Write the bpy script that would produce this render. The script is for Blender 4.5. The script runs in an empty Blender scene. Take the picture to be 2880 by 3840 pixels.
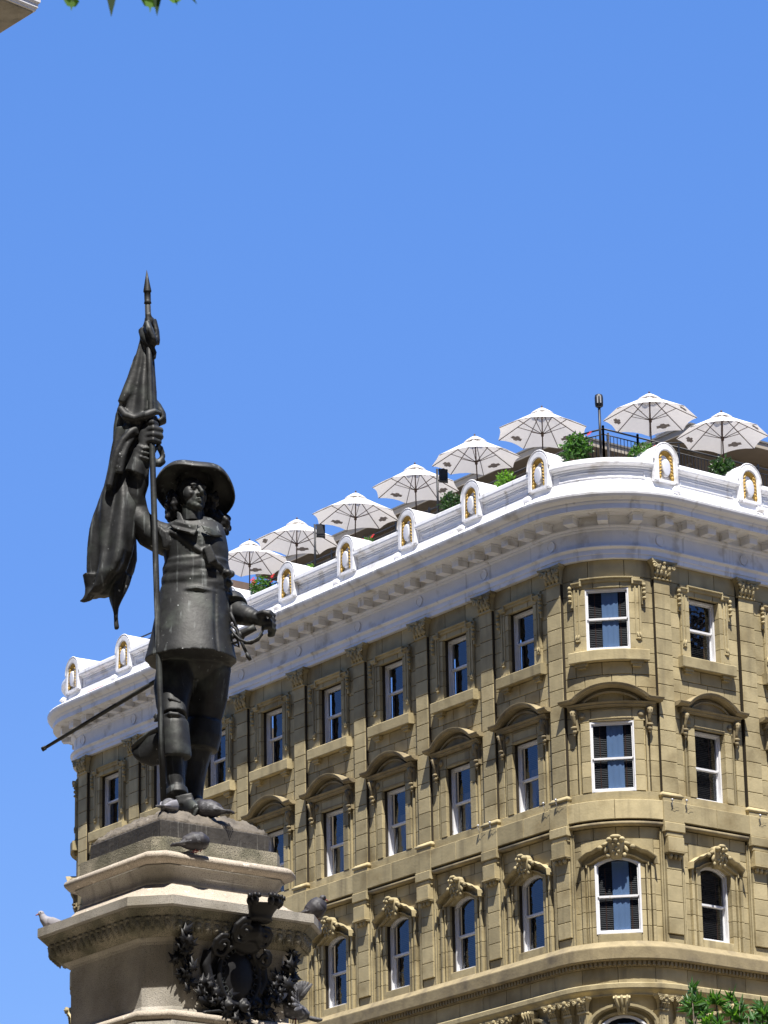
import bpy, math, random
import numpy as np
from mathutils import Vector, Matrix

# ------------------------------------------------------------------ camera, sky, sun, exposure
sc = bpy.context.scene
COL = sc.collection
YAW, PITCH, ROLL = (math.radians(a) for a in (-52.7266, 18.7875, -1.1271))
CAM = Vector((107.0464, -68.392, 1.6))
fw = Vector((math.sin(YAW) * math.cos(PITCH), math.cos(YAW) * math.cos(PITCH), math.sin(PITCH)))
r0 = Vector((math.cos(YAW), -math.sin(YAW), 0.0))
u0 = r0.cross(fw)
cr = math.cos(ROLL) * r0 + math.sin(ROLL) * u0
cu = -math.sin(ROLL) * r0 + math.cos(ROLL) * u0
cam_d = bpy.data.cameras.new("camera")
cam = bpy.data.objects.new("camera", cam_d)
COL.objects.link(cam)
m = Matrix((cr, cu, -fw)).transposed().to_4x4()
m.translation = CAM
cam.matrix_world = m
cam_d.sensor_fit = 'VERTICAL'
cam_d.sensor_height = 24.0
cam_d.lens = 24.0 * 14225.0 / 3840.0
cam_d.clip_start = 0.1
cam_d.clip_end = 5000
cam_d.dof.use_dof = True
cam_d.dof.focus_distance = 46.0
cam_d.dof.aperture_fstop = cam_d.lens / 1000.0 / 0.0042
sc.camera = cam

SUN = Vector((0.40, -0.228, 1.0)).normalized()
SUN_EL = math.asin(SUN.z)
SUN_ROT = math.atan2(SUN.x, SUN.y)
world = bpy.data.worlds.new("World")
sc.world = world
world.use_nodes = True
nt = world.node_tree
nt.nodes.clear()
out = nt.nodes.new('ShaderNodeOutputWorld')
bg = nt.nodes.new('ShaderNodeBackground')
sky = nt.nodes.new('ShaderNodeTexSky')
sky.sky_type = 'NISHITA'
sky.sun_disc = False
sky.sun_elevation = SUN_EL
sky.sun_rotation = SUN_ROT
sky.altitude = 1500
sky.air_density = 1.0
sky.dust_density = 0.0
sky.ozone_density = 4.0
hsv = nt.nodes.new('ShaderNodeHueSaturation')
hsv.inputs['Hue'].default_value = 0.513
hsv.inputs['Saturation'].default_value = 1.25
hsv.inputs['Value'].default_value = 1.0
nt.links.new(sky.outputs[0], hsv.inputs['Color'])
mixn = nt.nodes.new('ShaderNodeMix')
mixn.data_type = 'RGBA'
mixn.inputs['Factor'].default_value = 0.84
tc = nt.nodes.new('ShaderNodeTexCoord')
sx = nt.nodes.new('ShaderNodeSeparateXYZ')
rp_ = nt.nodes.new('ShaderNodeValToRGB')
nt.links.new(tc.outputs['Generated'], sx.inputs[0])
nt.links.new(sx.outputs['Z'], rp_.inputs['Fac'])
cr_ = rp_.color_ramp
stops = [(0.0, (0.40, 0.58, 0.98)), (0.12, (0.32, 0.53, 1.00)), (0.20, (0.235, 0.455, 0.98)), (0.30, (0.170, 0.375, 0.93)),
         (0.45, (0.133, 0.325, 0.86)), (1.0, (0.10, 0.26, 0.74))]
while len(cr_.elements) < len(stops):
    cr_.elements.new(0.5)
for e_, (p_, c_) in zip(cr_.elements, stops):
    e_.position = p_
    e_.color = (*[v * 0.98 for v in c_], 1)
scl_ = nt.nodes.new('ShaderNodeVectorMath')
scl_.operation = 'SCALE'
scl_.inputs['Scale'].default_value = 5.4
nt.links.new(rp_.outputs['Color'], scl_.inputs[0])
nt.links.new(scl_.outputs[0], mixn.inputs['B'])
nt.links.new(hsv.outputs[0], mixn.inputs['A'])
nt.links.new(mixn.outputs['Result'], bg.inputs['Color'])
nt.links.new(bg.outputs[0], out.inputs['Surface'])
bg.inputs['Strength'].default_value = 0.10

sun_d = bpy.data.lights.new("sun", 'SUN')
sun_d.energy = 5.0
sun_d.angle = math.radians(0.5)
sun_d.color = (1.0, 0.95, 0.86)
sun = bpy.data.objects.new("sun", sun_d)
sun.rotation_euler = SUN.to_track_quat('Z', 'Y').to_euler()
sun.location = (60, -60, 120)
COL.objects.link(sun)

sc.view_settings.view_transform = 'Standard'
sc.view_settings.look = 'None'
sc.view_settings.exposure = 0.92
sc.view_settings.gamma = 1.0
sc.view_settings.use_curve_mapping = False
sc.cycles.max_bounces = 5
sc.cycles.diffuse_bounces = 3
sc.cycles.glossy_bounces = 3
sc.cycles.transparent_max_bounces = 8

random.seed(7)
rng = np.random.default_rng(7)
pi = math.pi

# ------------------------------------------------------------------ materials
MATS = {}
def material(name, col, rough=0.8, metal=0.0, var=0.0, noise=0.0, nscale=3.0, col2=None, c2scale=0.8, c2lo=0.5,
             c2hi=0.7, speck=None, bump=0.0, bscale=30.0, streak=None, spec=0.5, island=False, c2stretch=(1, 1, 1)):
    mt = bpy.data.materials.new(name)
    mt.use_nodes = True
    t = mt.node_tree
    N, L = t.nodes, t.links
    b = N['Principled BSDF']
    b.inputs['Roughness'].default_value = rough
    b.inputs['Metallic'].default_value = metal
    b.inputs['Specular IOR Level'].default_value = spec
    geo = N.new('ShaderNodeNewGeometry')
    def tex(scale, detail=4, stretch=(1, 1, 1)):
        mp = N.new('ShaderNodeMapping')
        mp.inputs['Scale'].default_value = stretch
        L.new(geo.outputs['Position'], mp.inputs['Vector'])
        n = N.new('ShaderNodeTexNoise')
        n.inputs['Scale'].default_value = scale
        n.inputs['Detail'].default_value = detail
        L.new(mp.outputs[0], n.inputs['Vector'])
        return n.outputs['Fac']
    def ramp(fac, lo, hi, a=0.0, c=1.0):
        r = N.new('ShaderNodeMapRange')
        r.inputs['From Min'].default_value = lo
        r.inputs['From Max'].default_value = hi
        r.inputs['To Min'].default_value = a
        r.inputs['To Max'].default_value = c
        L.new(fac, r.inputs['Value'])
        return r.outputs[0]
    def mix(fac, a, c, mode='MIX'):
        x = N.new('ShaderNodeMix')
        x.data_type = 'RGBA'
        x.blend_type = mode
        for sock, v in ((x.inputs['Factor'], fac), (x.inputs['A'], a), (x.inputs['B'], c)):
            if isinstance(v, (int, float)):
                sock.default_value = v
            elif isinstance(v, (tuple, list)):
                sock.default_value = (*v[:3], 1)
            else:
                L.new(v, sock)
        return x.outputs['Result']
    cur = tuple(col)
    if col2:
        cur = mix(ramp(tex(c2scale, 6, c2stretch), c2lo, c2hi), cur, tuple(col2))
    if streak:
        cur = mix(ramp(tex(streak[1], 5, (1, 1, 0.06)), streak[2], streak[3]), cur, streak[0])
    if noise:
        v = ramp(tex(nscale, 6), 0.3, 0.7, 1 - noise, 1 + noise)
        cur = mix(1.0, cur, v, 'MULTIPLY')
    if var:
        oi = N.new('ShaderNodeObjectInfo')
        ad = N.new('ShaderNodeMath')
        ad.operation = 'ADD'
        L.new(oi.outputs['Random'], ad.inputs[0])
        L.new(geo.outputs['Random Per Island'], ad.inputs[1])
        fr = N.new('ShaderNodeMath')
        fr.operation = 'FRACT'
        L.new(ad.outputs[0], fr.inputs[0])
        cur = mix(1.0, cur, ramp(fr.outputs[0], 0, 1, 1 - var, 1 + var * 0.7), 'MULTIPLY')
    if speck:
        cur = mix(ramp(tex(speck[1], 2), speck[2], speck[2] + 0.06), cur, speck[0])
    if isinstance(cur, tuple):
        b.inputs['Base Color'].default_value = (*cur, 1)
    else:
        L.new(cur, b.inputs['Base Color'])
    if bump:
        bp = N.new('ShaderNodeBump')
        bp.inputs['Strength'].default_value = 1.0
        bp.inputs['Distance'].default_value = bump
        L.new(tex(bscale, 5), bp.inputs['Height'])
        L.new(bp.outputs[0], b.inputs['Normal'])
    MATS[name] = mt
    return mt

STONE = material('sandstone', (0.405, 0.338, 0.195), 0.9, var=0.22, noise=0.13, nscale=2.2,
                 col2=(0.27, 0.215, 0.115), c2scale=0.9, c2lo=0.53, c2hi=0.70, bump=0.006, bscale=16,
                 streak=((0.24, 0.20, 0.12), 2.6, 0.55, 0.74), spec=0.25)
STONED = material('sandstone_dark', (0.30, 0.245, 0.145), 0.92, var=0.05, noise=0.14, nscale=3,
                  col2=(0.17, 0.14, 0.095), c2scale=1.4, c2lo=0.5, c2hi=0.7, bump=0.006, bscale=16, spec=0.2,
                  streak=((0.19, 0.155, 0.10), 3.0, 0.55, 0.75))  # darker, blotched and streaked sandstone tone for pediments, mouldings and ledges
JOINT = material('mortar_joint', (0.045, 0.037, 0.027), 0.95, spec=0.1)
WHITE = material('white_painted_metal', (0.80, 0.80, 0.82), 0.55, noise=0.06, nscale=1.2, col2=(0.50, 0.47, 0.43),
                 c2scale=1.6, c2lo=0.56, c2hi=0.74, bump=0.02, bscale=3.5, streak=((0.40, 0.37, 0.33), 3.6, 0.60, 0.78))
WFRAME = material('white_window_paint', (0.72, 0.72, 0.74), 0.5, noise=0.06, nscale=6, col2=(0.45, 0.40, 0.34), c2scale=6,
                  c2lo=0.66, c2hi=0.74)
GOLD = material('gold_leaf_paint', (0.50, 0.32, 0.075), 0.55, 0.1, noise=0.2, nscale=12)
OVAL = material('white_oval_enamel', (0.66, 0.67, 0.72), 0.5, noise=0.04, col2=(0.5, 0.4, 0.33), c2scale=5, c2lo=0.7, c2hi=0.8)
RED = material('red_primer_patch', (0.28, 0.045, 0.03), 0.8, noise=0.1)
BRONZE = material('dark_bronze', (0.019, 0.020, 0.022), 0.56, 0.0, noise=0.42, nscale=9, col2=(0.046, 0.053, 0.049), c2scale=5,
                  c2lo=0.52, c2hi=0.72, bump=0.0020, bscale=28, streak=((0.16, 0.175, 0.18), 20.0, 0.61, 0.76), spec=0.4, speck=((0.42, 0.44, 0.46), 22, 0.735))
BRONZED = material('black_bronze', (0.013, 0.013, 0.015), 0.5, 0.0, spec=0.3, noise=0.3, nscale=7, bump=0.001, bscale=50)
PLINTHM = material('stained_bronze_plinth', (0.055, 0.049, 0.044), 0.6, 0.1, noise=0.3, nscale=8,
                   streak=((0.22, 0.21, 0.19), 41.0, 0.60, 0.80), bump=0.004, bscale=40)
MOUND = material('bronze_ground', (0.13, 0.112, 0.092), 0.85, noise=0.35, nscale=9, col2=(0.6, 0.58, 0.54), c2scale=13,
                 c2lo=0.70, c2hi=0.73, bump=0.02, bscale=22)
GRANITE = material('grey_granite', (0.42, 0.39, 0.345), 0.85, noise=0.14, nscale=4, col2=(0.28, 0.255, 0.21), c2scale=2.4,
                   c2lo=0.44, c2hi=0.66, speck=((0.16, 0.15, 0.14), 160, 0.58), bump=0.004, bscale=120,
                   streak=((0.13, 0.125, 0.11), 6.0, 0.60, 0.80))
GRANITEM = material('mossy_granite', (0.32, 0.29, 0.225), 0.9, noise=0.25, nscale=6, col2=(0.17, 0.16, 0.115), c2scale=5,
                    c2lo=0.42, c2hi=0.62, speck=((0.06, 0.06, 0.05), 150, 0.55), bump=0.006, bscale=90)
GRANITET = material('droppings_stained_granite', (0.42, 0.365, 0.30), 0.9, noise=0.12, nscale=5, col2=(0.66, 0.60, 0.52), c2scale=16,
                    c2lo=0.63, c2hi=0.67, speck=((0.16, 0.14, 0.12), 150, 0.57), bump=0.004, bscale=100)
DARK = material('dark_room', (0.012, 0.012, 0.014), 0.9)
BLIND = material('dark_blind', (0.014, 0.0125, 0.012), 0.6, noise=0.1)
TAPE = material('rust_tape', (0.10, 0.042, 0.024), 0.8)
CURT = material('pale_curtain', (0.23, 0.36, 0.58), 0.9, noise=0.05)
CURTW = material('ivory_curtain', (0.20, 0.165, 0.11), 0.9, noise=0.05)
CANVAS = material('white_canvas', (0.80, 0.78, 0.75), 0.9, noise=0.03, nscale=8)
def translucent(mt, c, f):
    t = mt.node_tree
    tr = t.nodes.new('ShaderNodeBsdfTranslucent')
    tr.inputs['Color'].default_value = (*c, 1)
    ms = t.nodes.new('ShaderNodeMixShader')
    ms.inputs[0].default_value = f
    t.links.new(t.nodes['Principled BSDF'].outputs[0], ms.inputs[1])
    t.links.new(tr.outputs[0], ms.inputs[2])
    t.links.new(ms.outputs[0], t.nodes['Material Output'].inputs['Surface'])
translucent(CANVAS, (0.80, 0.75, 0.71), 0.30)
PRINT = material('grey_brown_print', (0.36, 0.31, 0.29), 0.9)
WOODP = material('dark_wood_pole', (0.075, 0.042, 0.03), 0.6, noise=0.1)
BLACK = material('black_iron', (0.013, 0.014, 0.018), 0.5)
SILVER = material('galvanised', (0.45, 0.45, 0.46), 0.4, 0.5)
BEIGE = material('beige_siding', (0.22, 0.175, 0.125), 0.8, noise=0.06)
BEIGEL = material('pale_beige_trim', (0.40, 0.35, 0.28), 0.7, noise=0.06)
ROOFM = material('grey_roofing', (0.16, 0.155, 0.15), 0.9, noise=0.1)
BOARD = material('brown_boards', (0.19, 0.13, 0.10), 0.8, noise=0.1, var=0.1)
TOWER = material('dark_masonry', (0.075, 0.065, 0.055), 0.9, noise=0.1)
TOWERG = material('tower_glass', (0.02, 0.022, 0.026), 0.3)
ASPHALT = material('asphalt', (0.055, 0.055, 0.058), 0.9, noise=0.15)
PAVING = material('paving', (0.16, 0.135, 0.095), 0.9, noise=0.1, var=0.05)
GRASS = material('lawn', (0.05, 0.09, 0.025), 0.95, noise=0.3, nscale=2)
BARK = material('bark', (0.10, 0.08, 0.06), 0.95, noise=0.3, nscale=8, bump=0.02, bscale=20)
POT = material('terracotta', (0.13, 0.07, 0.05), 0.8)
PETAL = material('red_petals', (0.55, 0.03, 0.02), 0.6, var=0.2)
FEATHER = material('grey_feathers', (0.075, 0.075, 0.085), 0.65, noise=0.4, nscale=30, col2=(0.20, 0.20, 0.22), c2scale=22,
                   c2lo=0.55, c2hi=0.65, bump=0.003, bscale=90)
FEATHERD = material('dark_feathers', (0.028, 0.026, 0.033), 0.6, noise=0.4, nscale=30, col2=(0.07, 0.065, 0.07), c2scale=20,
                    c2lo=0.55, c2hi=0.7)
FEATHERW = material('pale_feathers', (0.26, 0.255, 0.29), 0.75, noise=0.12, nscale=20)
BEAK = material('beak_and_feet', (0.30, 0.08, 0.07), 0.6)
BIRDW = material('white_feather_edge', (0.62, 0.58, 0.54), 0.8, noise=0.2, nscale=30)

def leafmat(name, c):
    mt = material(name, c, 0.45, var=0.35)
    t = mt.node_tree
    b = t.nodes['Principled BSDF']
    tr = t.nodes.new('ShaderNodeBsdfTranslucent')
    tr.inputs['Color'].default_value = (c[0] * 2.2, c[1] * 2.2, c[2] * 0.9, 1)
    ms = t.nodes.new('ShaderNodeMixShader')
    ms.inputs[0].default_value = 0.35
    o = t.nodes['Material Output']
    t.links.new(b.outputs[0], ms.inputs[1])
    t.links.new(tr.outputs[0], ms.inputs[2])
    t.links.new(ms.outputs[0], o.inputs['Surface'])
    return mt
LEAF = leafmat('green_leaf', (0.055, 0.14, 0.03))
LEAFD = leafmat('dark_green_leaf', (0.025, 0.065, 0.018))
LEAFL = leafmat('bright_green_leaf', (0.11, 0.24, 0.035))

def glassmat():
    mt = bpy.data.materials.new('window_glass')
    mt.use_nodes = True
    t = mt.node_tree
    N, L = t.nodes, t.links
    N.clear()
    o = N.new('ShaderNodeOutputMaterial')
    ms = N.new('ShaderNodeMixShader')
    tr = N.new('ShaderNodeBsdfTransparent')
    tr.inputs['Color'].default_value = (0.66, 0.69, 0.73, 1)
    gl = N.new('ShaderNodeBsdfGlossy')
    gl.inputs['Roughness'].default_value = 0.015
    gl.inputs['Color'].default_value = (0.85, 0.9, 1, 1)
    wn = N.new('ShaderNodeTexNoise'); wn.inputs['Scale'].default_value = 2.3
    wg = N.new('ShaderNodeNewGeometry')
    L.new(wg.outputs['Position'], wn.inputs['Vector'])
    wb = N.new('ShaderNodeBump'); wb.inputs['Distance'].default_value = 0.012
    L.new(wn.outputs['Fac'], wb.inputs['Height'])
    L.new(wb.outputs[0], gl.inputs['Normal'])
    lw = N.new('ShaderNodeLayerWeight')
    lw.inputs['Blend'].default_value = 0.5
    pw = N.new('ShaderNodeMath'); pw.operation = 'POWER'; pw.inputs[1].default_value = 4.0
    mr = N.new('ShaderNodeMath'); mr.operation = 'MULTIPLY_ADD'; mr.inputs[1].default_value = 0.90; mr.inputs[2].default_value = 0.085
    L.new(lw.outputs['Facing'], pw.inputs[0])
    L.new(pw.outputs[0], mr.inputs[0])
    L.new(mr.outputs[0], ms.inputs[0])
    L.new(tr.outputs[0], ms.inputs[1])
    L.new(gl.outputs[0], ms.inputs[2])
    L.new(ms.outputs[0], o.inputs['Surface'])
    return mt
GLASS = glassmat()

# ------------------------------------------------------------------ mesh helpers
def tag(o, label=None, cat=None, group=None, kind=None):
    if label: o['label'] = label
    if cat: o['category'] = cat
    if group: o['group'] = group
    if kind: o['kind'] = kind
    return o

def empty(name, loc=(0, 0, 0), rz=0.0, **kw):
    o = bpy.data.objects.new(name, None)
    COL.objects.link(o)
    o.location = loc
    o.rotation_euler = (0, 0, rz)
    o.empty_display_size = 0.2
    return tag(o, **kw)

def link(name, me, parent=None, mat=None, loc=None, rz=None, smooth=False):
    o = bpy.data.objects.new(name, me)
    COL.objects.link(o)
    if mat and not me.materials:
        me.materials.append(mat)
    if parent:
        o.parent = parent
    if loc is not None:
        o.location = loc
    if rz is not None:
        o.rotation_euler = (0, 0, rz)
    return o

class MB:
    """collects faces; vertices are (u, d, z): along the wall, out of the wall, up"""
    def __init__(s):
        s.v, s.f, s.sm = [], [], []
    def add(s, vs, fs, smooth=False):
        b = len(s.v)
        s.v.extend(vs)
        s.f.extend([tuple(i + b for i in f) for f in fs])
        s.sm.extend([smooth] * len(fs))
        return s
    def grid(s, rows, closeu=False, closev=False, cap=False, smooth=True):
        nr, nc = len(rows), len(rows[0])
        vs = [p for r in rows for p in r]
        fs = []
        for i in range(nr if closev else nr - 1):
            for j in range(nc if closeu else nc - 1):
                a, b = i * nc + j, i * nc + (j + 1) % nc
                c, d = ((i + 1) % nr) * nc + (j + 1) % nc, ((i + 1) % nr) * nc + j
                fs.append((a, b, c, d))
        if cap:
            fs.append(tuple(range(nc - 1, -1, -1)))
            fs.append(tuple((nr - 1) * nc + j for j in range(nc)))
        return s.add(vs, fs, smooth)
    def sweep(s, prof, us, smooth=False, cap=True):
        """closed (d, z) profile carried along u"""
        return s.grid([[(u, d, z) for d, z in prof] for u in us], closeu=True, cap=cap, smooth=smooth)
    def box(s, u0, u1, d0, d1, z0, z1, n=1):
        us = [u0 + (u1 - u0) * i / n for i in range(n + 1)]
        return s.sweep([(d0, z0), (d1, z0), (d1, z1), (d0, z1)], us)
    def block(s, u0, u1, d0, d1, z0, z1, c=0.012, g=0.006, n=1):
        if g > .003: g *= 1.4
        u0 += g; u1 -= g; z0 += g; z1 -= g
        c = min(c, (u1 - u0) / 3, (z1 - z0) / 3)
        e = d1 - c
        full = [(d0, z0), (e, z0), (d1, z0 + c), (d1, z1 - c), (e, z1), (d0, z1)]
        flat = [(d0, z0), (e, z0), (e, z0 + c), (e, z1 - c), (e, z1), (d0, z1)]
        us = [u0] + [u0 + c + (u1 - u0 - 2 * c) * i / n for i in range(n + 1)] + [u1]
        rows = []
        for i, u in enumerate(us):
            rows.append([(u, d, z) for d, z in (flat if i in (0, len(us) - 1) else full)])
        return s.grid(rows, closeu=True, cap=True, smooth=False)
    def mould(s, path, prof, closed=False, smooth=False):
        """carry an (n, d) profile along an in-plane polyline path of (u, z); n points to the left of travel"""
        P = [Vector(p) for p in path]
        k = len(P)
        rows = []
        for i in range(k):
            a = P[i] - P[i - 1] if (i > 0 or closed) else P[1] - P[0]
            b = P[(i + 1) % k] - P[i] if (i < k - 1 or closed) else a
            a = a.normalized(); b = b.normalized()
            na, nb = Vector((-a.y, a.x)), Vector((-b.y, b.x))
            h = na + nb
            h = h / max(0.3, h.dot(na))
            rows.append([(P[i].x + h.x * n, d, P[i].y + h.y * n) for n, d in prof])
        return s.grid(rows, closeu=True, closev=closed, cap=not closed, smooth=smooth)
    def blob(s, u, d, z, ru, rd, rz, nu=8, nv=5, tilt=0.0):
        rows = []
        ct, st = math.cos(tilt), math.sin(tilt)
        for i in range(nv + 1):
            ph = -pi / 2 + pi * i / nv
            row = []
            for j in range(nu):
                th = 2 * pi * j / nu
                x, y, w = ru * math.cos(ph) * math.cos(th), rd * math.cos(ph) * math.sin(th), rz * math.sin(ph)
                row.append((u + x * ct - w * st, d + y, z + x * st + w * ct))
            rows.append(row)
        return s.grid(rows, closeu=True, smooth=True)
    def tube(s, pts, r, n=6, smooth=True, cap=True):
        P = [Vector(p) for p in pts]
        rr = r if isinstance(r, (list, tuple)) else [r] * len(P)
        rows = []
        prev = None
        for i, p in enumerate(P):
            t = (P[min(i + 1, len(P) - 1)] - P[max(i - 1, 0)]).normalized()
            if prev is None:
                a = t.orthogonal().normalized()
            else:
                a = (prev - t * prev.dot(t)).normalized()
            prev = a
            b = t.cross(a)
            rows.append([tuple(p + (a * math.cos(2 * pi * j / n) + b * math.sin(2 * pi * j / n)) * rr[i]) for j in range(n)])
        return s.grid(rows, closeu=True, cap=cap, smooth=smooth)
    def cyl(s, c, r, z0, z1, n=10, r1=None):
        r1 = r if r1 is None else r1
        return s.grid([[(c[0] + q * math.cos(2 * pi * j / n), c[1] + q * math.sin(2 * pi * j / n), z) for j in range(n)]
                       for q, z in ((r, z0), (r1, z1))], closeu=True, cap=True, smooth=True)
    def mesh(s, name, mp=None, mat=None):
        me = bpy.data.meshes.new(name)
        v = s.v
        if mp:
            v = [mp(*p) for p in v]
        else:
            v = [(p[0], -p[1], p[2]) for p in v]
        me.from_pydata(v, [], s.f)
        me.polygons.foreach_set('use_smooth', s.sm)
        if mat:
            me.materials.append(mat)
        me.validate()
        me.update()
        return me
    def raw(s, name, mat=None):
        return s.mesh(name, lambda a, b, c: (a, b, c), mat)

def fix_normals(me):
    import bmesh
    bm = bmesh.new()
    bm.from_mesh(me)
    bmesh.ops.recalc_face_normals(bm, faces=bm.faces)
    bm.to_mesh(me)
    bm.free()
    return me
# ------------------------------------------------------------------ ground
def plane(name, x0, x1, y0, y1, z, mat):
    me = bpy.data.meshes.new(name)
    me.from_pydata([(x0, y0, z), (x1, y0, z), (x1, y1, z), (x0, y1, z)], [], [(0, 1, 2, 3)])
    return tag(link(name, me, mat=mat), kind='structure')
plane('ground', -2500, 2500, -2500, 2500, 0, PAVING)
plane('street', -60, 41, -14, -4.5, 0.004, ASPHALT)

# unseen tall blocks round the square, added to cut sky light on the facades
def sky_block_building(x0, x1, y0, y1, h, label, storey=4.0, bay=3.6):
    root = empty('sky_blocking_tower', ((x0 + x1) / 2, (y0 + y1) / 2, 0), label=label, cat='building')
    inv = Matrix.Translation(-Vector(root.location))
    def ch(name, mb, mat, kind=None):
        o = link(name, fix_normals(mb.raw(name, mat)), root)
        o.matrix_parent_inverse = inv
        if kind: o['kind'] = kind
    ch('glazing', MB().box(x0 + .5, x1 - .5, y0 + .5, y1 - .5, 0, h - 1), TOWERG)
    fl = MB()
    z = 0.0
    while z < h:
        fl.box(x0, x1, y0, y1, z, z + 1.5)
        z += storey
    fl.box(x0 - .4, x1 + .4, y0 - .4, y1 + .4, h, h + 1.2)
    ch('floor_bands', fl, TOWER, 'stuff')
    pr = MB()
    x = x0
    while x < x1 - .1:
        pr.box(x, x + 1.5, y0 - .1, y1 + .1, 1.6, h - .01)
        x += bay
    y = y0 + 2
    while y < y1 - 2:
        pr.box(x0 - .1, x1 + .1, y, y + 1.5, 1.6, h - .01)
        y += bay
    ch('piers', pr, TOWER, 'stuff')
sky_block_building(-35, 45, -118, -88, 92, 'out-of-view dark tower added across the square to block sky light, seen only in reflections')
sky_block_building(47, 150, -125, -96, 104, 'unseen tall dark block added behind the viewer across the square to block sky light')
sky_block_building(152, 185, -90, 15, 98, 'unseen tall dark block added at the right of the square to block sky light')
sky_block_building(60, 150, 62, 95, 60, 'unseen dark block added farther up the side street at the right to block sky light')

# ------------------------------------------------------------------ the hotel: path along its facades
Z0 = 28.97856
RC = 2.4
SA, SB = -0.16, 25.14              # straight front runs from SA to SB
ARC = RC * pi / 2
XR = SB + RC
XL = SA - RC
def frame(s):
    if s < SA - ARC:
        return Vector((XL, RC + (SA - ARC - s))), Vector((-1, 0)), Vector((0, -1))
    if s < SA:
        a = (SA - s) / RC
        return (Vector((SA - RC * math.sin(a), RC - RC * math.cos(a))), Vector((-math.sin(a), -math.cos(a))),
                Vector((math.cos(a), -math.sin(a))))
    if s <= SB:
        return Vector((s, 0)), Vector((0, -1)), Vector((1, 0))
    if s < SB + ARC:
        a = (s - SB) / RC
        return (Vector((SB + RC * math.sin(a), RC - RC * math.cos(a))), Vector((math.sin(a), -math.cos(a))),
                Vector((math.cos(a), math.sin(a))))
    return Vector((XR, RC + s - SB - ARC)), Vector((1, 0)), Vector((0, 1))
def G(s, d, z):
    p, n, t = frame(s)
    q = p + n * d
    return (q.x, q.y, Z0 + z)
def srange(a, b, step=0.28):
    out_ = [a]
    marks = sorted([m_ for m_ in (SA - ARC, SA, SB, SB + ARC) if a < m_ < b] + [b])
    cur = a
    for m_ in marks:
        mid = (cur + m_) / 2
        curved = (SA - ARC < mid < SA) or (SB < mid < SB + ARC)
        n = max(1, int(math.ceil((m_ - cur) / (step if curved else 6.0))))
        out_ += [cur + (m_ - cur) * i / n for i in range(1, n + 1)]
        cur = m_
    return out_

hotel = empty('hotel_building', (12, 10, 0), label='tall sandstone hotel with rounded corner, white cornice and sash windows',
              cat='building')
HM = Matrix.Translation((-12, -10, 0))
def hpart(name, mb, mat, kind=None):
    me = mb.mesh(name, G, mat)
    fix_normals(me)
    o = link(name, me, hotel)
    o.matrix_parent_inverse = HM
    if kind: o['kind'] = kind
    return o

S_END = 39.2
S_BEG = -9.5
PIL = [3.2 * i - 0.3 for i in range(9)] + [28.82, 32.13, 35.44, 38.75]
PILL = [-3.82, -7.1]
# bays: (centre s, unit scale, bent)
BAYS = [(3.2 * i + 1.3, 1.0, False) for i in range(8)] + [(27.06, 1.13, True), (30.475, 1.02, False), (33.785, 1.02, False),
                                                        (37.1, 1.02, False), (-2.06, 1.1, True), (-5.46, 1.0, False)]

def swept(prof, a=S_BEG, b=S_END, step=0.28):
    return MB().sweep(prof, srange(a, b, step))

# white entablature and cornice
hpart('architrave', swept([(-.3, 7.0), (.03, 7.0), (.03, 7.13), (.055, 7.135), (.055, 7.27), (.09, 7.30), (.13, 7.335),
                           (.13, 7.37), (.03, 7.40), (-.3, 7.40)]), WHITE)
hpart('frieze', swept([(-.3, 7.402), (.0, 7.402), (.0, 7.86), (.05, 7.90), (.05, 7.93), (.11, 7.97), (.11, 8.02), (.06, 8.04),
                       (.06, 8.285), (-.3, 8.285)]), WHITE)
gut = [(.66, 8.30), (.74, 8.30), (.74, 8.45), (.76, 8.475), (.78, 8.50), (.78, 8.53), (.84, 8.57), (.90, 8.63), (.935, 8.70),
       (.945, 8.76), (.92, 8.80), (.88, 8.815), (.66, 8.80)]
hpart('cornice', swept([(.0, 8.287)] + [(.66, 8.287)] + gut[0:1] + gut[1:-1] + [(.70, 8.87), (.52, 9.0), (.38, 9.16), (.345, 9.33),
                       (.0, 9.33)]), WHITE)
hpart('cornice_seam', swept([(.7805, 8.505), (.792, 8.510), (.792, 8.522), (.7805, 8.526)]), WHITE)
hpart('parapet', swept([(-.05, 9.332), (.30, 9.332), (.30, 9.785), (-.05, 9.785)]), WHITE)
PP = sorted(PILL + PIL)
for a, b in zip([S_BEG - .36] + PP, PP + [S_END + .36]):
    if b - a < .8: continue
    hpart('parapet_moulding', swept([(.26, 9.60), (.315, 9.62), (.315, 9.66), (.303, 9.665), (.303, 9.70), (.34, 9.715), (.34, 9.76), (.40, 9.785), (.26, 9.785)], a + .33, b - .33), WHITE)
    hpart('coping', swept([(-.15, 9.787), (.42, 9.787), (.455, 9.80), (.465, 9.84), (.45, 9.955), (.42, 9.985), (-.15, 10.03)], a + .33, b - .33), WHITE)
# tin plates of the gutter: thin seams
smb = MB()
s_ = S_BEG + .4
while s_ < S_END:
    smb.sweep([(.69, 8.872), (.703, 8.88), (.528, 9.008), (.385, 9.17), (.37, 9.16), (.518, 9.0)], [s_, s_ + .018])
    smb.sweep([(.942, 8.70), (.952, 8.76), (.926, 8.806), (.915, 8.80), (.93, 8.70)], [s_ + .8, s_ + .815])
    s_ += 1.63
hpart('tin_seams', smb, WHITE, 'stuff')

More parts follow.
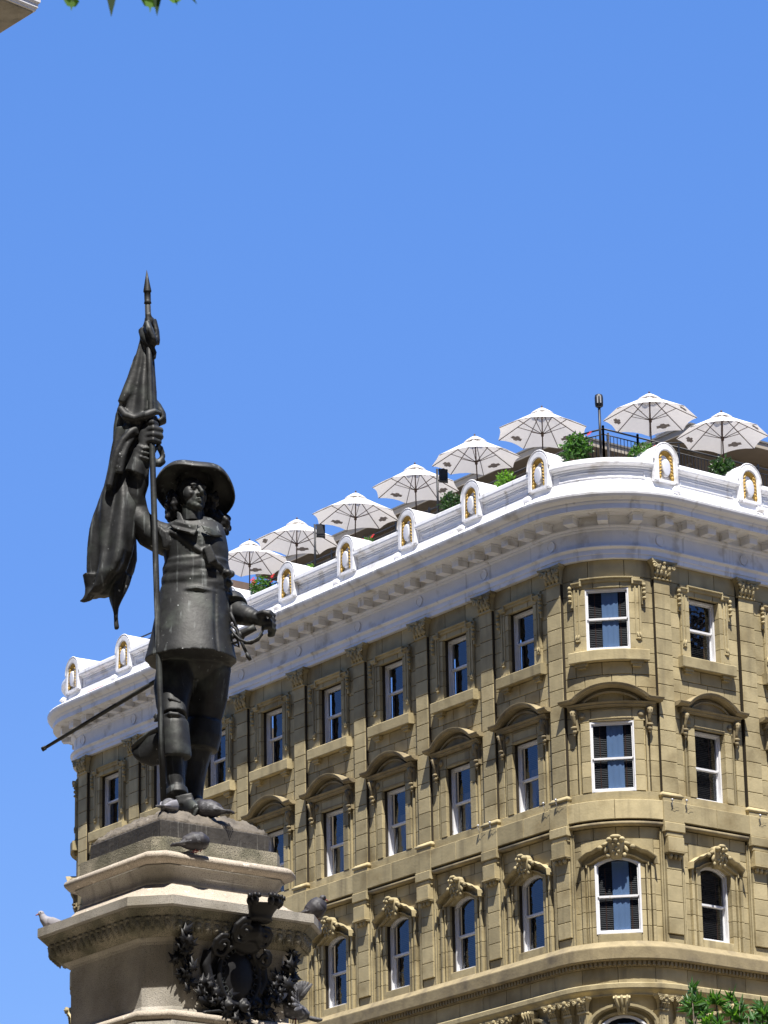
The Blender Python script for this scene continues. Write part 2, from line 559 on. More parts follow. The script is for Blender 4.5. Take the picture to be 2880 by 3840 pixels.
# modillions, frieze discs
modb = {}
def place(name, me, s, z=0.0, d=0.0, parent=None, inv=True):
    p, n, t = frame(s)
    q = p + n * d
    o = link(name, me, parent or hotel)
    o.matrix_parent_inverse = HM
    o.matrix_local = Matrix.Identity(4)
    o.location = (q.x, q.y, Z0 + z)
    o.rotation_euler = (0, 0, math.atan2(t.y, t.x))
    return o
mo = MB()
mo.box(-.155, .155, .06, .47, 8.03, 8.22)
mo.box(-.185, .185, .06, .50, 8.222, 8.286)
mo_me = fix_normals(mo.mesh('modillion', mat=WHITE))
cof = MB()
cof.mould([(-.2, -.2), (.2, -.2), (.2, .2), (-.2, .2)], [(0, 0), (.03, 0), (.03, .02), (0, .02)], closed=True)
PILALL = PP
for a, b in zip(PILALL[:-1], PILALL[1:]):
    nm = 4
    for k in range(nm):
        place('modillion', mo_me, a + (b - a) * k / nm)
place('modillion', mo_me, PILALL[-1])
dm = MB()
ring = [(.165 * math.cos(2 * pi * i / 20), .165 * math.sin(2 * pi * i / 20)) for i in range(20)]
dm.add([(u, .0, z) for u, z in ring] + [(u, .028, z) for u, z in ring] + [(u * .86, .028, z * .86) for u, z in ring] +
       [(u * .8, .012, z * .8) for u, z in ring] + [(0, .012, 0)],
       [(i, (i + 1) % 20, 20 + (i + 1) % 20, 20 + i) for i in range(20)] +
       [(20 + i, 20 + (i + 1) % 20, 40 + (i + 1) % 20, 40 + i) for i in range(20)] +
       [(40 + i, 40 + (i + 1) % 20, 60 + (i + 1) % 20, 60 + i) for i in range(20)] +
       [(60 + i, 60 + (i + 1) % 20, 80) for i in range(20)])
dm_me = fix_normals(dm.mesh('frieze_disc', mat=WHITE))
for s_ in PILALL:
    place('frieze_disc', dm_me, s_, z=7.64, d=.001)

# sunk panels of the parapet between the ornaments
for a, b in zip(PILALL[:-1], PILALL[1:]):
    pm = MB()
    nn = 8
    u0_, u1_ = a + .62, b - .62
    us = [u0_ + (u1_ - u0_) * i / nn for i in range(nn + 1)]
    pm.sweep([(.301, 9.40), (.322, 9.40), (.322, 9.425), (.301, 9.425)], us)
    pm.sweep([(.301, 9.565), (.322, 9.565), (.322, 9.59), (.301, 9.59)], us)
    pm.box(u0_ - .025, u0_, .301, .322, 9.40, 9.59)
    pm.box(u1_, u1_ + .025, .301, .322, 9.40, 9.59)
    hpart('parapet_panel', pm, WHITE)

# round-headed ornaments standing on the parapet
def arch(w, z0, zs, n=12, base=None):
    """path up a jamb, over a round head of half width w springing at zs and down"""
    pts = [(-w, z0), (-w, zs)]
    pts += [(-w * math.cos(pi * i / n), zs + w * math.sin(pi * i / n)) for i in range(1, n)]
    return pts + [(w, zs), (w, z0)]
ZS = 10.03
def niche_parts():
    body = MB()
    # archivolt, barrel behind it, jambs and sill block
    body.mould(arch(.31, 9.37, ZS), [(0, .30), (0, .44), (.03, .465), (.17, .465), (.20, .44), (.20, .36), (.19, .30)], smooth=False)
    body.mould(arch(.50, 9.95, ZS), [(0, -.62), (0, .452), (.035, .452), (.035, -.62)], smooth=True)
    # back of the opening
    oval_back = [(u, .335, z) for u, z in arch(.31, 9.37, ZS)]
    body.add(oval_back, [tuple(range(len(oval_back)))])
    top = arch(.50, 9.95, ZS)
    body.add([(u, -.61, z) for u, z in top], [tuple(range(len(top)))])
    body.box(-.36, .36, -.1, .25, 9.79, 10.03)
    body.box(-.36, .36, .30, .47, 9.335, 9.40)
    body.box(-.52, -.31, .302, .40, 9.335, 9.80)
    body.box(.31, .52, .302, .40, 9.335, 9.80)
    # roll edge of tin on the barrel
    body.mould(arch(.515, 9.97, ZS), [(0, .45), (.025, .47), (.045, .45), (.025, .43)], smooth=True)
    gold = MB()
    for sgn in (-1, 1):
        pts = []
        for i in range(9):
            t = i / 8
            z = 10.17 - .66 * t
            w = .20 + .055 * math.sin(t * pi) + .03 * t
            pts.append((sgn * w, .40 - .02 * t, z))
        gold.tube(pts, [.03, .05, .062, .066, .066, .066, .062, .055, .02], n=6)
        for i in range(6):
            z = 10.12 - i * .105
            gold.blob(sgn * (.225 + .008 * i), .425, z, .085, .045, .03, 7, 4, tilt=sgn * -.75)
        gold.blob(sgn * .27, .42, 9.50, .06, .05, .07)
        gold.tube([(sgn * .26, .42, 9.50), (sgn * .28, .41, 9.40), (sgn * .25, .4, 9.34)], [.05, .035, .012], n=5)
    gold.mould(arch(.308, 9.78, ZS)[1:-1], [(-.13, .34), (-.06, .36), (-.02, .42), (-.002, .43), (-.002, .34)], smooth=True)
    oval = MB()
    rows = []
    for q, d in ((1.0, .36), (1.0, .45), (.95, .47), (.85, .475), (.5, .48), (.0001, .485)):
        rows.append([(.168 * q * math.cos(2 * pi * j / 22), d, 9.79 + .275 * q * math.sin(2 * pi * j / 22)) for j in range(22)])
    oval.grid(rows, closeu=True, smooth=True)
    return [('gold_scroll', gold, GOLD), ('oval_medallion', oval, OVAL)], body
nparts, nbody = niche_parts()
for b_ in [nbody] + [q[1] for q in nparts]:
    b_.v = [(u * .87, d, z) for u, d, z in b_.v]
nb_me = fix_normals(nbody.mesh('parapet_ornament', mat=WHITE))
nmes = [(n, fix_normals(b.mesh(n, mat=mt))) for n, b, mt in nparts]
def kid(name, me, parent):
    o = link(name, me, parent)
    return o
for s_ in PILALL:
    o = place('parapet_ornament', nb_me, s_)
    for n, me in nmes:
        kid(n, me, o)
# ------------------------------------------------------------------ sandstone pilasters
COURSE = 6.464 / 14
def capital(mb, w=.30, z0=6.464, z1=7.0, d=.0, big=1.0):
    h = z1 - z0
    mb.box(-w - .02, w + .02, d - .1, d + .05, z0 - .035, z0 + .012)
    # bell
    rows = []
    for t, e in ((0, 0), (.35, .01), (.7, .05), (.86, .12)):
        z = z0 + h * t
        rows.append([(-w - e, d - .1, z), (-w - e, d + e + .01, z), (w + e, d + e + .01, z), (w + e, d - .1, z)])
    mb.grid(rows, closeu=True, cap=True, smooth=False)
    # abacus with hollow sides
    ab = [(-w - .17, d + .17), (-w - .06, d + .13), (0, d + .10), (w + .06, d + .13), (w + .17, d + .17), (w + .13, d - .1), (-w - .13, d - .1)]
    za = z1 - .075 * big
    mb.add([(u, dd, za) for u, dd in ab] + [(u * 1.03, dd + .01, z1 - .004) for u, dd in ab],
           [tuple(range(7)), tuple(range(13, 6, -1))] + [(i, (i + 1) % 7, 7 + (i + 1) % 7, 7 + i) for i in range(7)])
    # acanthus leaves in two tiers
    for tier, (zb, hh, n_, dd) in enumerate(((z0 + .01, .22 * big, 4, .035), (z0 + .14 * big, .25 * big, 3, .06))):
        for k in range(n_):
            u = -w + (2 * w) * (k + .5) / n_
            lw = w / n_ * .95
            pts = [(u, d + .02, zb), (u, d + dd + .02, zb + hh * .6), (u, d + dd + .07, zb + hh * .95), (u, d + dd + .10, zb + hh * .82)]
            mb.tube(pts, [lw * .6, lw * .9, lw * .75, lw * .25], n=6)
            mb.blob(u - lw * .8, d + dd + .02, zb + hh * .5, lw * .45, .03, hh * .22, 6, 4)
            mb.blob(u + lw * .8, d + dd + .02, zb + hh * .5, lw * .45, .03, hh * .22, 6, 4)
    # volutes
    for sg in (-1, 1):
        cx, cz = sg * (w + .055), z1 - .19 * big
        pts = []
        for i in range(13):
            a_ = i / 12 * 2.6 * pi
            q = (.095 - .078 * i / 12) * big
            pts.append((cx + sg * q * math.cos(a_ + .6), d + .14 + .01 * i / 12, cz + q * math.sin(a_ + .6)))
        mb.tube(pts, [.032 * big * (1 - .4 * i / 12) for i in range(13)], n=6)
        mb.blob(cx, d + .13, cz, .045 * big, .05, .045 * big, 6, 4)
        mb.tube([(sg * w * .35, d + .08, z1 - .33 * big), (sg * w * .6, d + .11, z1 - .22 * big), (sg * w * .95, d + .13, z1 - .13 * big)],
                .028 * big, n=5)
        mb.blob(sg * w * .45, d + .12, z1 - .16 * big, .05, .04, .05, 6, 4)
    # centre flower and mask
    mb.blob(0, d + .14, z1 - .09 * big, .075, .06, .07, 8, 5)
    mb.blob(0, d + .11, z1 - .23 * big, .06, .06, .09, 8, 5)
    return mb

def foot(mb):
    w = .30
    prof = [(0, 0), (.02, -.005), (.035, -.03), (.06, -.05), (.085, -.075), (.092, -.105), (.085, -.135), (.06, -.158), (.0, -.16)]
    rows = [[(-w - e, -.1, z), (-w - e, e, z), (w + e, e, z), (w + e, -.1, z)] for e, z in prof]
    mb.grid(rows, closeu=True, smooth=True)
    mb.block(-.36, .36, -.1, .06, -.31, -.162, g=.001)
    return mb
def bracket(mb):
    mb.block(-.375, .375, -.1, .098, -.905, -.282, g=.001)
    mb.block(-.375, .375, -.1, .13, -1.185, -.907, g=.001, c=.02)
    mb.block(-.325, .325, -.1, .095, -1.34, -1.187, g=.001, c=.03)
    mb.block(-.29, .29, -.1, .15, -1.76, -1.342, g=.001)
    mb.box(-.31, .31, -.1, .17, -1.80, -1.762)
    mb.box(-.30, .30, -.1, .10, -1.84, -1.802)
    for k in range(3):
        u = (k - 1) * .17
        mb.blob(u, .05, -1.90, .066, .075, .085, 8, 5)
        mb.cyl((u, .05), .05, -1.86, -1.84, 8)
    return mb
def panelpil(mb_core):
    # frame of fillets around the panel pilaster of the third floor
    for sg in (-1, 1):
        mb_core.box(sg * .345 - .022, sg * .345 + .022, -.1, -.035, -4.40, -1.16)
        mb_core.box(sg * .415 - .016, sg * .415 + .016, -.1, -.055, -4.40, -1.16)
    mb_core.box(-.29, .29, -.1, -.06, -4.40, -4.17)
    return mb_core

core = MB().box(-.292, .292, -.2, -.022, -.1, 6.6)
core_j = fix_normals(core.mesh('pilaster', mat=JOINT))
cap_me = fix_normals(capital(MB()).mesh('capital', mat=STONE))
foot_me = fix_normals(foot(MB()).mesh('base_moulding', mat=STONE))
brk_me = fix_normals(bracket(MB()).mesh('bracket', mat=STONE))
pan_me = fix_normals(panelpil(MB().box(-.27, .27, -.2, -.022, -4.14, -1.7)).mesh('panel_core', mat=STONE))
shaft_blk = [fix_normals(MB().block(-.30, .30, -.12, 0, i * COURSE, (i + 1) * COURSE, c=.010, g=.007).mesh('stone', mat=STONE)) for i in range(14)]
shaft_all = MB()
for i in range(14):
    shaft_all.block(-.30, .30, -.12, 0, i * COURSE, (i + 1) * COURSE, c=.010, g=.007)
shaft_me = fix_normals(shaft_all.mesh('stone', mat=STONE))
PC = 5
pc = (4.15 - 1.80) / PC
pan_blk = [fix_normals(MB().block(-.28, .28, -.12, .0, -4.15 + i * pc, -4.15 + (i + 1) * pc, c=.01, g=.007).mesh('stone', mat=STONE)) for i in range(PC)]
pan_all = MB()
for i in range(PC):
    pan_all.block(-.28, .28, -.12, .0, -4.15 + i * pc, -4.15 + (i + 1) * pc, c=.01, g=.007)
pan_allme = fix_normals(pan_all.mesh('stone', mat=STONE))
NSTONE = [0]
DETAIL_P = {28.82, 32.13}
for i in (8, 7, 6, 5):
    DETAIL_P.add(3.2 * i - .3)
for s_ in PILALL:
    p_ = place('pilaster', core_j, s_)
    kid('capital', cap_me, p_)
    kid('base_moulding', foot_me, p_)
    kid('bracket', brk_me, p_)
    kid('panel', pan_me, p_)
    if any(abs(s_ - q) < 1e-6 for q in DETAIL_P):
        for me in shaft_blk:
            kid('stone', me, p_); NSTONE[0] += 1
        for me in pan_blk:
            kid('stone', me, p_); NSTONE[0] += 1
    else:
        o = kid('stone', shaft_me, p_); o['kind'] = 'stuff'
        o = kid('stone', pan_allme, p_); o['kind'] = 'stuff'

# ------------------------------------------------------------------ one bay of wall
OW = .58                                     # half width of every opening
def segarc(w, zs, rise, n=10):
    """points of a segmental arch from (-w, zs) to (w, zs)"""
    R_ = (w * w + rise * rise) / (2 * rise)
    a0 = math.asin(w / R_)
    return [(R_ * math.sin(-a0 + 2 * a0 * i / n), zs + rise - R_ + R_ * math.cos(-a0 + 2 * a0 * i / n)) for i in range(n + 1)]

def console(mb, u, z0, z1, d=.0, w=.075):
    """scrolled bracket hanging at the side of a pediment"""
    h = z1 - z0
    mb.blob(u, d + .09, z1 - .09, w * 1.05, .13, .10, 8, 5)
    mb.tube([(u, d + .15, z1 - .05), (u, d + .13, z1 - .2), (u, d + .07, z1 - .34), (u, d + .06, z0 + .16)], [w * .9, w * .75, w * .6, w * .6], n=6)
    mb.blob(u, d + .09, z0 + .19, w * 1.15, .07, .05, 8, 5)
    mb.blob(u, d + .07, z0 + .08, w * .9, .06, .08, 8, 5)
    mb.blob(u, d + .06, z0 - .02, w * .5, .04, .05, 6, 4)
    mb.box(u - w, u + w, d - .1, d + .05, z0 + .1, z1)

def bay_items(sc_, sh):
    """returns [(name, MB, material)], [(stone MB)], windows separately; sh: bend subdivisions wanted"""
    n = 6 if sh else 1
    n2 = 2 if sh else 1
    it = []
    stones = []
    W = -.11                                  # wall plane
    def st(u0, u1, z0, z1, d=W, back=-.30, c=.008, nn=n2):
        stones.append(MB().block(u0, u1, back, d, z0, z1, c=c, g=.006, n=nn))
    # --- fifth floor
    zc = [i * COURSE for i in range(15)]
    for sg in (-1, 1):
        for i in range(8, 14):
            a_, b_ = sorted((sg * .93, sg * 1.33))
            z0_, z1_ = max(zc[i], 3.88), zc[i + 1]
            if z1_ - z0_ > .1:
                st(a_, b_, z0_, z1_)
        jz = [4.22 + (6.12 - 4.22) * k / 4 for k in range(5)]
        for k in range(4):
            a_, b_ = sorted((sg * OW, sg * .93))
            st(a_, b_, jz[k], jz[k + 1], d=-.05, back=-.42)
        # raised architrave strips with an ear at the top
        m1 = MB()
        m1.box(*sorted((sg * .74, sg * .785)), -.06, -.028, 4.55, 6.16)
        m1.box(*sorted((sg * .85, sg * .905)), -.06, -.022, 4.52, 6.30)
        m1.box(*sorted((sg * .70, sg * .93)), -.06, -.012, 4.24, 4.30)
        m1.blob(sg * .80, -.02, 4.66, .035, .035, .11, 6, 4, tilt=sg * .25)
        m1.blob(sg * .87, -.02, 4.66, .035, .035, .11, 6, 4, tilt=sg * .25)
        m1.blob(sg * .83, -.02, 4.56, .07, .03, .035, 6, 4)
        it.append(('architrave_strip', m1, STONE))
        m2 = MB()
        m2.box(*sorted((sg * .94, sg * 1.01)), -.11, -.03, 5.62, 6.36)
        for q, (zz, rr) in enumerate(((6.20, .075), (6.08, .055), (5.95, .07), (5.80, .05))):
            m2.blob(sg * 1.0, .0, zz, .055, .075, rr, 7, 5)
        it.append(('side_scroll', m2, STONE))
    st(-.93, -.36, 6.125, 6.46, d=-.05, back=-.42)
    st(-.36, .36, 6.125, 6.46, d=-.05, back=-.42, nn=n)
    st(.36, .93, 6.125, 6.46, d=-.05, back=-.42)
    hd = MB()
    us = [-.68 + 1.36 * i / n for i in range(n + 1)]
    hd.sweep([(-.06, 6.30), (-.01, 6.30), (.01, 6.35), (.015, 6.385), (.06, 6.40), (.06, 6.43), (-.06, 6.44)], us)
    for sg in (-1, 1):
        hd.sweep([(-.06, 6.22), (-.01, 6.22), (.01, 6.27), (.015, 6.30), (.045, 6.315), (.045, 6.345), (-.06, 6.35)],
                 [sg * .68, sg * .95])
        hd.box(*sorted((sg * .66, sg * .70)), -.06, .05, 6.22, 6.44)
    it.append(('window_hood', hd, STONE))
    for a_, b_ in ((-1.33, -.5), (-.5, .5), (.5, 1.33)):
        st(a_, b_, 6.464, 7.0, nn=n)
    sl = MB()
    us = [-1.05 + 2.1 * i / n for i in range(n + 1)]
    sl.sweep([(-.42, 3.90), (.095, 3.88), (.105, 3.90), (.11, 4.19), (.09, 4.212), (-.42, 4.235)], us)
    for sg in (-1, 1):
        sl.box(sg * .74 - .17, sg * .74 + .17, -.12, .03, 3.79, 3.875)
        sl.box(sg * .74 - .12, sg * .74 + .12, -.12, -.01, 3.72, 3.788)
    it.append(('window_sill', sl, STONE))
    # wall between the two floors
    for a_, b_ in ((-1.33, -.95), (-.95, -.2), (-.2, .62), (.62, 1.33)):
        st(a_, b_, 3.50, 3.878, nn=n2 * 2 if sh else 1)
    for a_, b_ in ((-1.33, -.7), (-.7, .05), (.05, .7), (.7, 1.33)):
        st(a_, b_, 3.12, 3.498, nn=n2 * 2 if sh else 1)
    # --- fourth floor
    for sg in (-1, 1):
        for i in range(0, 7):
            a_, b_ = sorted((sg * 1.03, sg * 1.33))
            z1_ = min(zc[i + 1], 3.12)
            if z1_ - zc[i] > .1:
                st(a_, b_, zc[i], z1_)
        for i in range(0, 5):
            a_, b_ = sorted((sg * OW, sg * .86))
            z1_ = min(zc[i + 1], 2.09)
            if z1_ - zc[i] > .1:
                st(a_, b_, zc[i], z1_, d=-.055, back=-.45)
                a_, b_ = sorted((sg * .865, sg * 1.02))
                st(a_, b_, zc[i], z1_, d=-.15)
        m3 = MB()
        m3.box(*sorted((sg * .915, sg * .955)), -.16, -.085, .0, 2.05)
        it.append(('fillet', m3, STONE))
        cm = MB()
        console(cm, sg * 1.0, 1.78, 2.50, d=-.06, w=.085)
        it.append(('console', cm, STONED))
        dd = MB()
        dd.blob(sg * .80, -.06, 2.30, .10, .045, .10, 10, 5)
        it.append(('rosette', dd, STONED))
    st(-.92, -.55, 2.095, 2.50, d=-.075, back=-.45)
    st(-.55, .55, 2.095, 2.50, d=-.075, back=-.45, nn=n)
    st(.55, .92, 2.095, 2.50, d=-.075, back=-.45)
    fr_ = MB()
    us = [-.60 + 1.2 * i / n for i in range(n + 1)]
    fr_.sweep([(-.08, 2.16), (-.055, 2.16), (-.055, 2.185), (-.08, 2.185)], us)
    fr_.sweep([(-.08, 2.42), (-.055, 2.42), (-.055, 2.445), (-.08, 2.445)], us)
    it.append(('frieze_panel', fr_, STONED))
    for a_, b_ in ((-1.03, -.35), (-.35, .35), (.35, 1.03)):
        st(a_, b_, 2.505, 3.12, nn=n2)
    # pediment: level entablature, curved cornice with straight ears, recessed tympanum
    pd = MB()
    us = [-1.16 + 2.32 * i / (n * 2) for i in range(n * 2 + 1)]
    pd.sweep([(-.3, 2.502), (.02, 2.502), (.03, 2.53), (.06, 2.545), (.06, 2.58), (.10, 2.60), (.12, 2.635), (-.3, 2.65)], us)
    arc_ = segarc(.93, 2.66, .40, 14)
    path = [(-1.34, 2.66), (-1.0, 2.66)] + arc_[1:-1] + [(1.0, 2.66), (1.34, 2.66)]
    path = [(-1.34, 2.66), (-.96, 2.66)] + segarc(.88, 2.70, .36, 14) + [(.96, 2.66), (1.34, 2.66)]
    pd.mould(path, [(0, -.2), (0, .14), (.03, .165), (.045, .22), (.075, .235), (.105, .25), (.12, .25), (.125, -.2)], smooth=False)
    tym = MB()
    pts = segarc(.90, 2.64, .40, 14)
    tym.add([(u, -.04, z) for u, z in pts] + [(.9, -.04, 2.55), (-.9, -.04, 2.55)], [tuple(range(len(pts) + 2))])
    inner = segarc(.70, 2.66, .25, 12)
    tym.mould(inner, [(0, -.05), (0, .02), (.05, .03), (.06, -.05)])
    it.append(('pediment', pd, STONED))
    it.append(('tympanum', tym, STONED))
    # --- string course
    bd = MB()
    for k in range(2):
        a_, b_ = (-1.33, 0) if k == 0 else (0, 1.33)
        stones.append(MB().block(a_, b_, -.5, .085, -.86, -.285, c=.012, g=.004, n=n))
    stones.append(MB().block(-1.33, 1.33, -.5, -.07, -.283, -.002, c=.01, g=.004, n=n * 2 if sh else 1))
    us = [-1.24 + 2.48 * i / (n * 2) for i in range(n * 2 + 1)]
    bd.sweep([(-.2, -.865), (.0, -.90), (.05, -.925), (.075, -.96), (.07, -1.0), (.04, -1.03), (.0, -1.04), (-.2, -1.04)], us, smooth=True)
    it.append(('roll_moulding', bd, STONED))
    # --- third floor
    for a_, b_ in ((-1.24, -.62), (-.62, .0), (.0, .62), (.62, 1.24)):
        st(a_, b_, -1.40, -1.045, nn=n2)
    zz = [-4.40 + .455 * i for i in range(8)]
    for sg in (-1, 1):
        for i in range(5):
            z1_ = zz[i + 1] if i < 4 else -2.13
            a_, b_ = sorted((sg * OW, sg * .74))
            st(a_, b_, zz[i], z1_, d=-.085, back=-.45)
            a_, b_ = sorted((sg * .742, sg * .80)); st(a_, b_, zz[i], z1_, d=-.04)
            a_, b_ = sorted((sg * .802, sg * .88)); st(a_, b_, zz[i], z1_, d=-.10)
            a_, b_ = sorted((sg * .882, sg * .99)); st(a_, b_, zz[i], z1_, d=-.03)
        for i in range(7):
            z1_ = min(zz[i + 1], -1.40)
            if z1_ - zz[i] > .08:
                a_, b_ = sorted((sg * 1.0, sg * 1.26))
                st(a_, b_, zz[i], z1_, d=-.115)
    # spandrels beside the arched head
    for sg in (-1, 1):
        prev = -2.13
        pts = segarc(OW, -2.13, .20, 10)
        half = [p for p in pts if p[0] * sg >= -1e-6]
        if sg > 0: half = half[::-1]
        # polygon block: from jamb springing round the arch to the crown
        poly = [(sg * .99, -2.13)] + half + [(0, -1.402), (sg * .99, -1.402)]
        m_ = MB()
        k = len(poly)
        if sh:
            cols = []
            nb_ = 6
            for q in range(nb_ + 1):
                u = sg * .99 * q / nb_
                if abs(u) <= OW:
                    R_ = (OW * OW + .04) / .4
                    zb = -2.13 + .2 - R_ + math.sqrt(R_ * R_ - u * u)
                else:
                    zb = -2.13
                cols.append([(u, -.45, zb), (u, -.10, zb), (u, -.10, -1.402), (u, -.45, -1.402)])
            m_.grid(cols, closeu=True, cap=True, smooth=False)
        else:
            m_.add([(u, -.10, z) for u, z in poly] + [(u, -.45, z) for u, z in poly],
                   [tuple(range(k)), tuple(range(2 * k - 1, k - 1, -1))] + [(i, (i + 1) % k, k + (i + 1) % k, k + i) for i in range(k)])
        stones.append(m_)
    # stepped hood with sloping shoulders and a curved centre
    hm = MB()
    a1 = segarc(.60, -1.83, .20, 8)
    hood = [(-.96, -2.16), (-.94, -2.0), (-.74, -1.86)] + a1 + [(.74, -1.86), (.94, -2.0), (.96, -2.16)]
    hm.mould(hood, [(0, -.12), (0, .04), (.02, .07), (.05, .11), (.075, .12), (.09, -.12)])
    a2 = segarc(.66, -2.08, .22, 8)
    hood2 = [(-.80, -2.2), (-.79, -2.12)] + a2 + [(.79, -2.12), (.80, -2.2)]
    hm.mould(hood2, [(0, -.12), (0, -.02), (.03, .0), (.05, -.12)])
    it.append(('arched_hood', hm, STONE))
    ks = MB()
    rows = []
    for t, w_, d_ in ((0, .13, .05), (.3, .17, .12), (.6, .21, .20), (.85, .20, .24), (1, .14, .16)):
        z = -2.02 + .62 * t
        rows.append([(-w_, -.1, z), (-w_, d_ * .6, z), (-w_ * .5, d_, z), (w_ * .5, d_, z), (w_, d_ * .6, z), (w_, -.1, z)])
    ks.grid(rows, closeu=True, cap=True, smooth=True)
    for q in range(4):                       # overlapping scales
        for k in range(-1, 2):
            if (q + k) % 2: continue
            ks.blob(k * .06, .10 + .03 * q, -1.92 + .095 * q, .052, .05, .06, 6, 4)
    for sg in (-1, 1):
        ks.blob(sg * .14, .21, -1.50, .085, .09, .085, 8, 5)
        ks.blob(sg * .14, .28, -1.50, .04, .04, .04, 6, 4)
        ks.blob(sg * .27, .08, -1.60, .10, .07, .06, 7, 5, tilt=-sg * .5)
        ks.blob(sg * .40, .09, -1.69, .075, .075, .075, 8, 5)
        ks.blob(sg * .24, .10, -1.76, .05, .05, .11, 7, 5, tilt=sg * .3)
        ks.blob(sg * .20, .10, -1.93, .05, .045, .07, 7, 5)
    ks.blob(0, .24, -1.42, .14, .08, .065, 9, 5)
    ks.blob(0, .27, -1.53, .05, .06, .06, 7, 5)
    it.append(('carved_keystone', ks, STONE))
    stones.append(MB().block(-1.26, 1.26, -.5, -.06, -4.40 + .002, -4.16, c=.01, g=.004, n=n * 2 if sh else 1)
                  if False else MB().block(-OW, OW, -.5, -.07, -4.40, -4.155, c=.01, g=.004, n=n))
    return it, stones

def low_items(sh):
    """second floor: arched windows under a string course"""
    n = 8 if sh else 1
    it = []
    wl = MB()
    zt, zb, zs = -5.95, -9.6, -6.80
    for sg in (-1, 1):
        wl.box(*sorted((sg * .60, sg * 1.66)), -.5, -.14, zb, zs, n=3 if sh else 1)
        cols = []
        for q in range(11):
            u = sg * 1.66 * q / 10 if not False else 0
            if abs(u) <= .60:
                zz = zs + .32 * math.sqrt(max(0, 1 - (u / .60) ** 2))
            else:
                zz = zs
            cols.append([(u, -.5, zz), (u, -.14, zz), (u, -.14, zt), (u, -.5, zt)])
        wl.grid(cols, closeu=True, cap=True, smooth=False)
    it.append(('lower_wall', wl, STONE))
    am = MB()
    el = lambda a, b, k=14: [(a * math.cos(pi - pi * i / k), zs + b * math.sin(pi * i / k)) for i in range(k + 1)]
    am.mould([(-.62, zb)] + el(.62, .34) + [(.62, zb)], [(0, -.2), (0, -.05), (.05, -.03), (.06, -.2)])
    am.mould(el(.80, .50), [(0, -.2), (0, .02), (.04, .06), (.11, .06), (.13, -.2)])
    it.append(('arch_moulding', am, STONE))
    k_ = MB()
    rows = []
    for t, w_, d_ in ((0, .12, .06), (.5, .15, .12), (.85, .20, .22), (1, .20, .17)):
        z = -6.50 + .5 * t
        rows.append([(-w_, -.1, z), (-w_, d_, z), (w_, d_, z), (w_, -.1, z)])
    k_.grid(rows, closeu=True, cap=True, smooth=False)
    for u in (-.1, 0, .1):
        k_.tube([(u * .7, .09, -6.48), (u, .15, -6.25), (u * 1.3, .25, -6.07), (u * 1.3, .22, -6.01)], .032, n=6)
    it.append(('scrolled_keystone', k_, STONE))
    return it

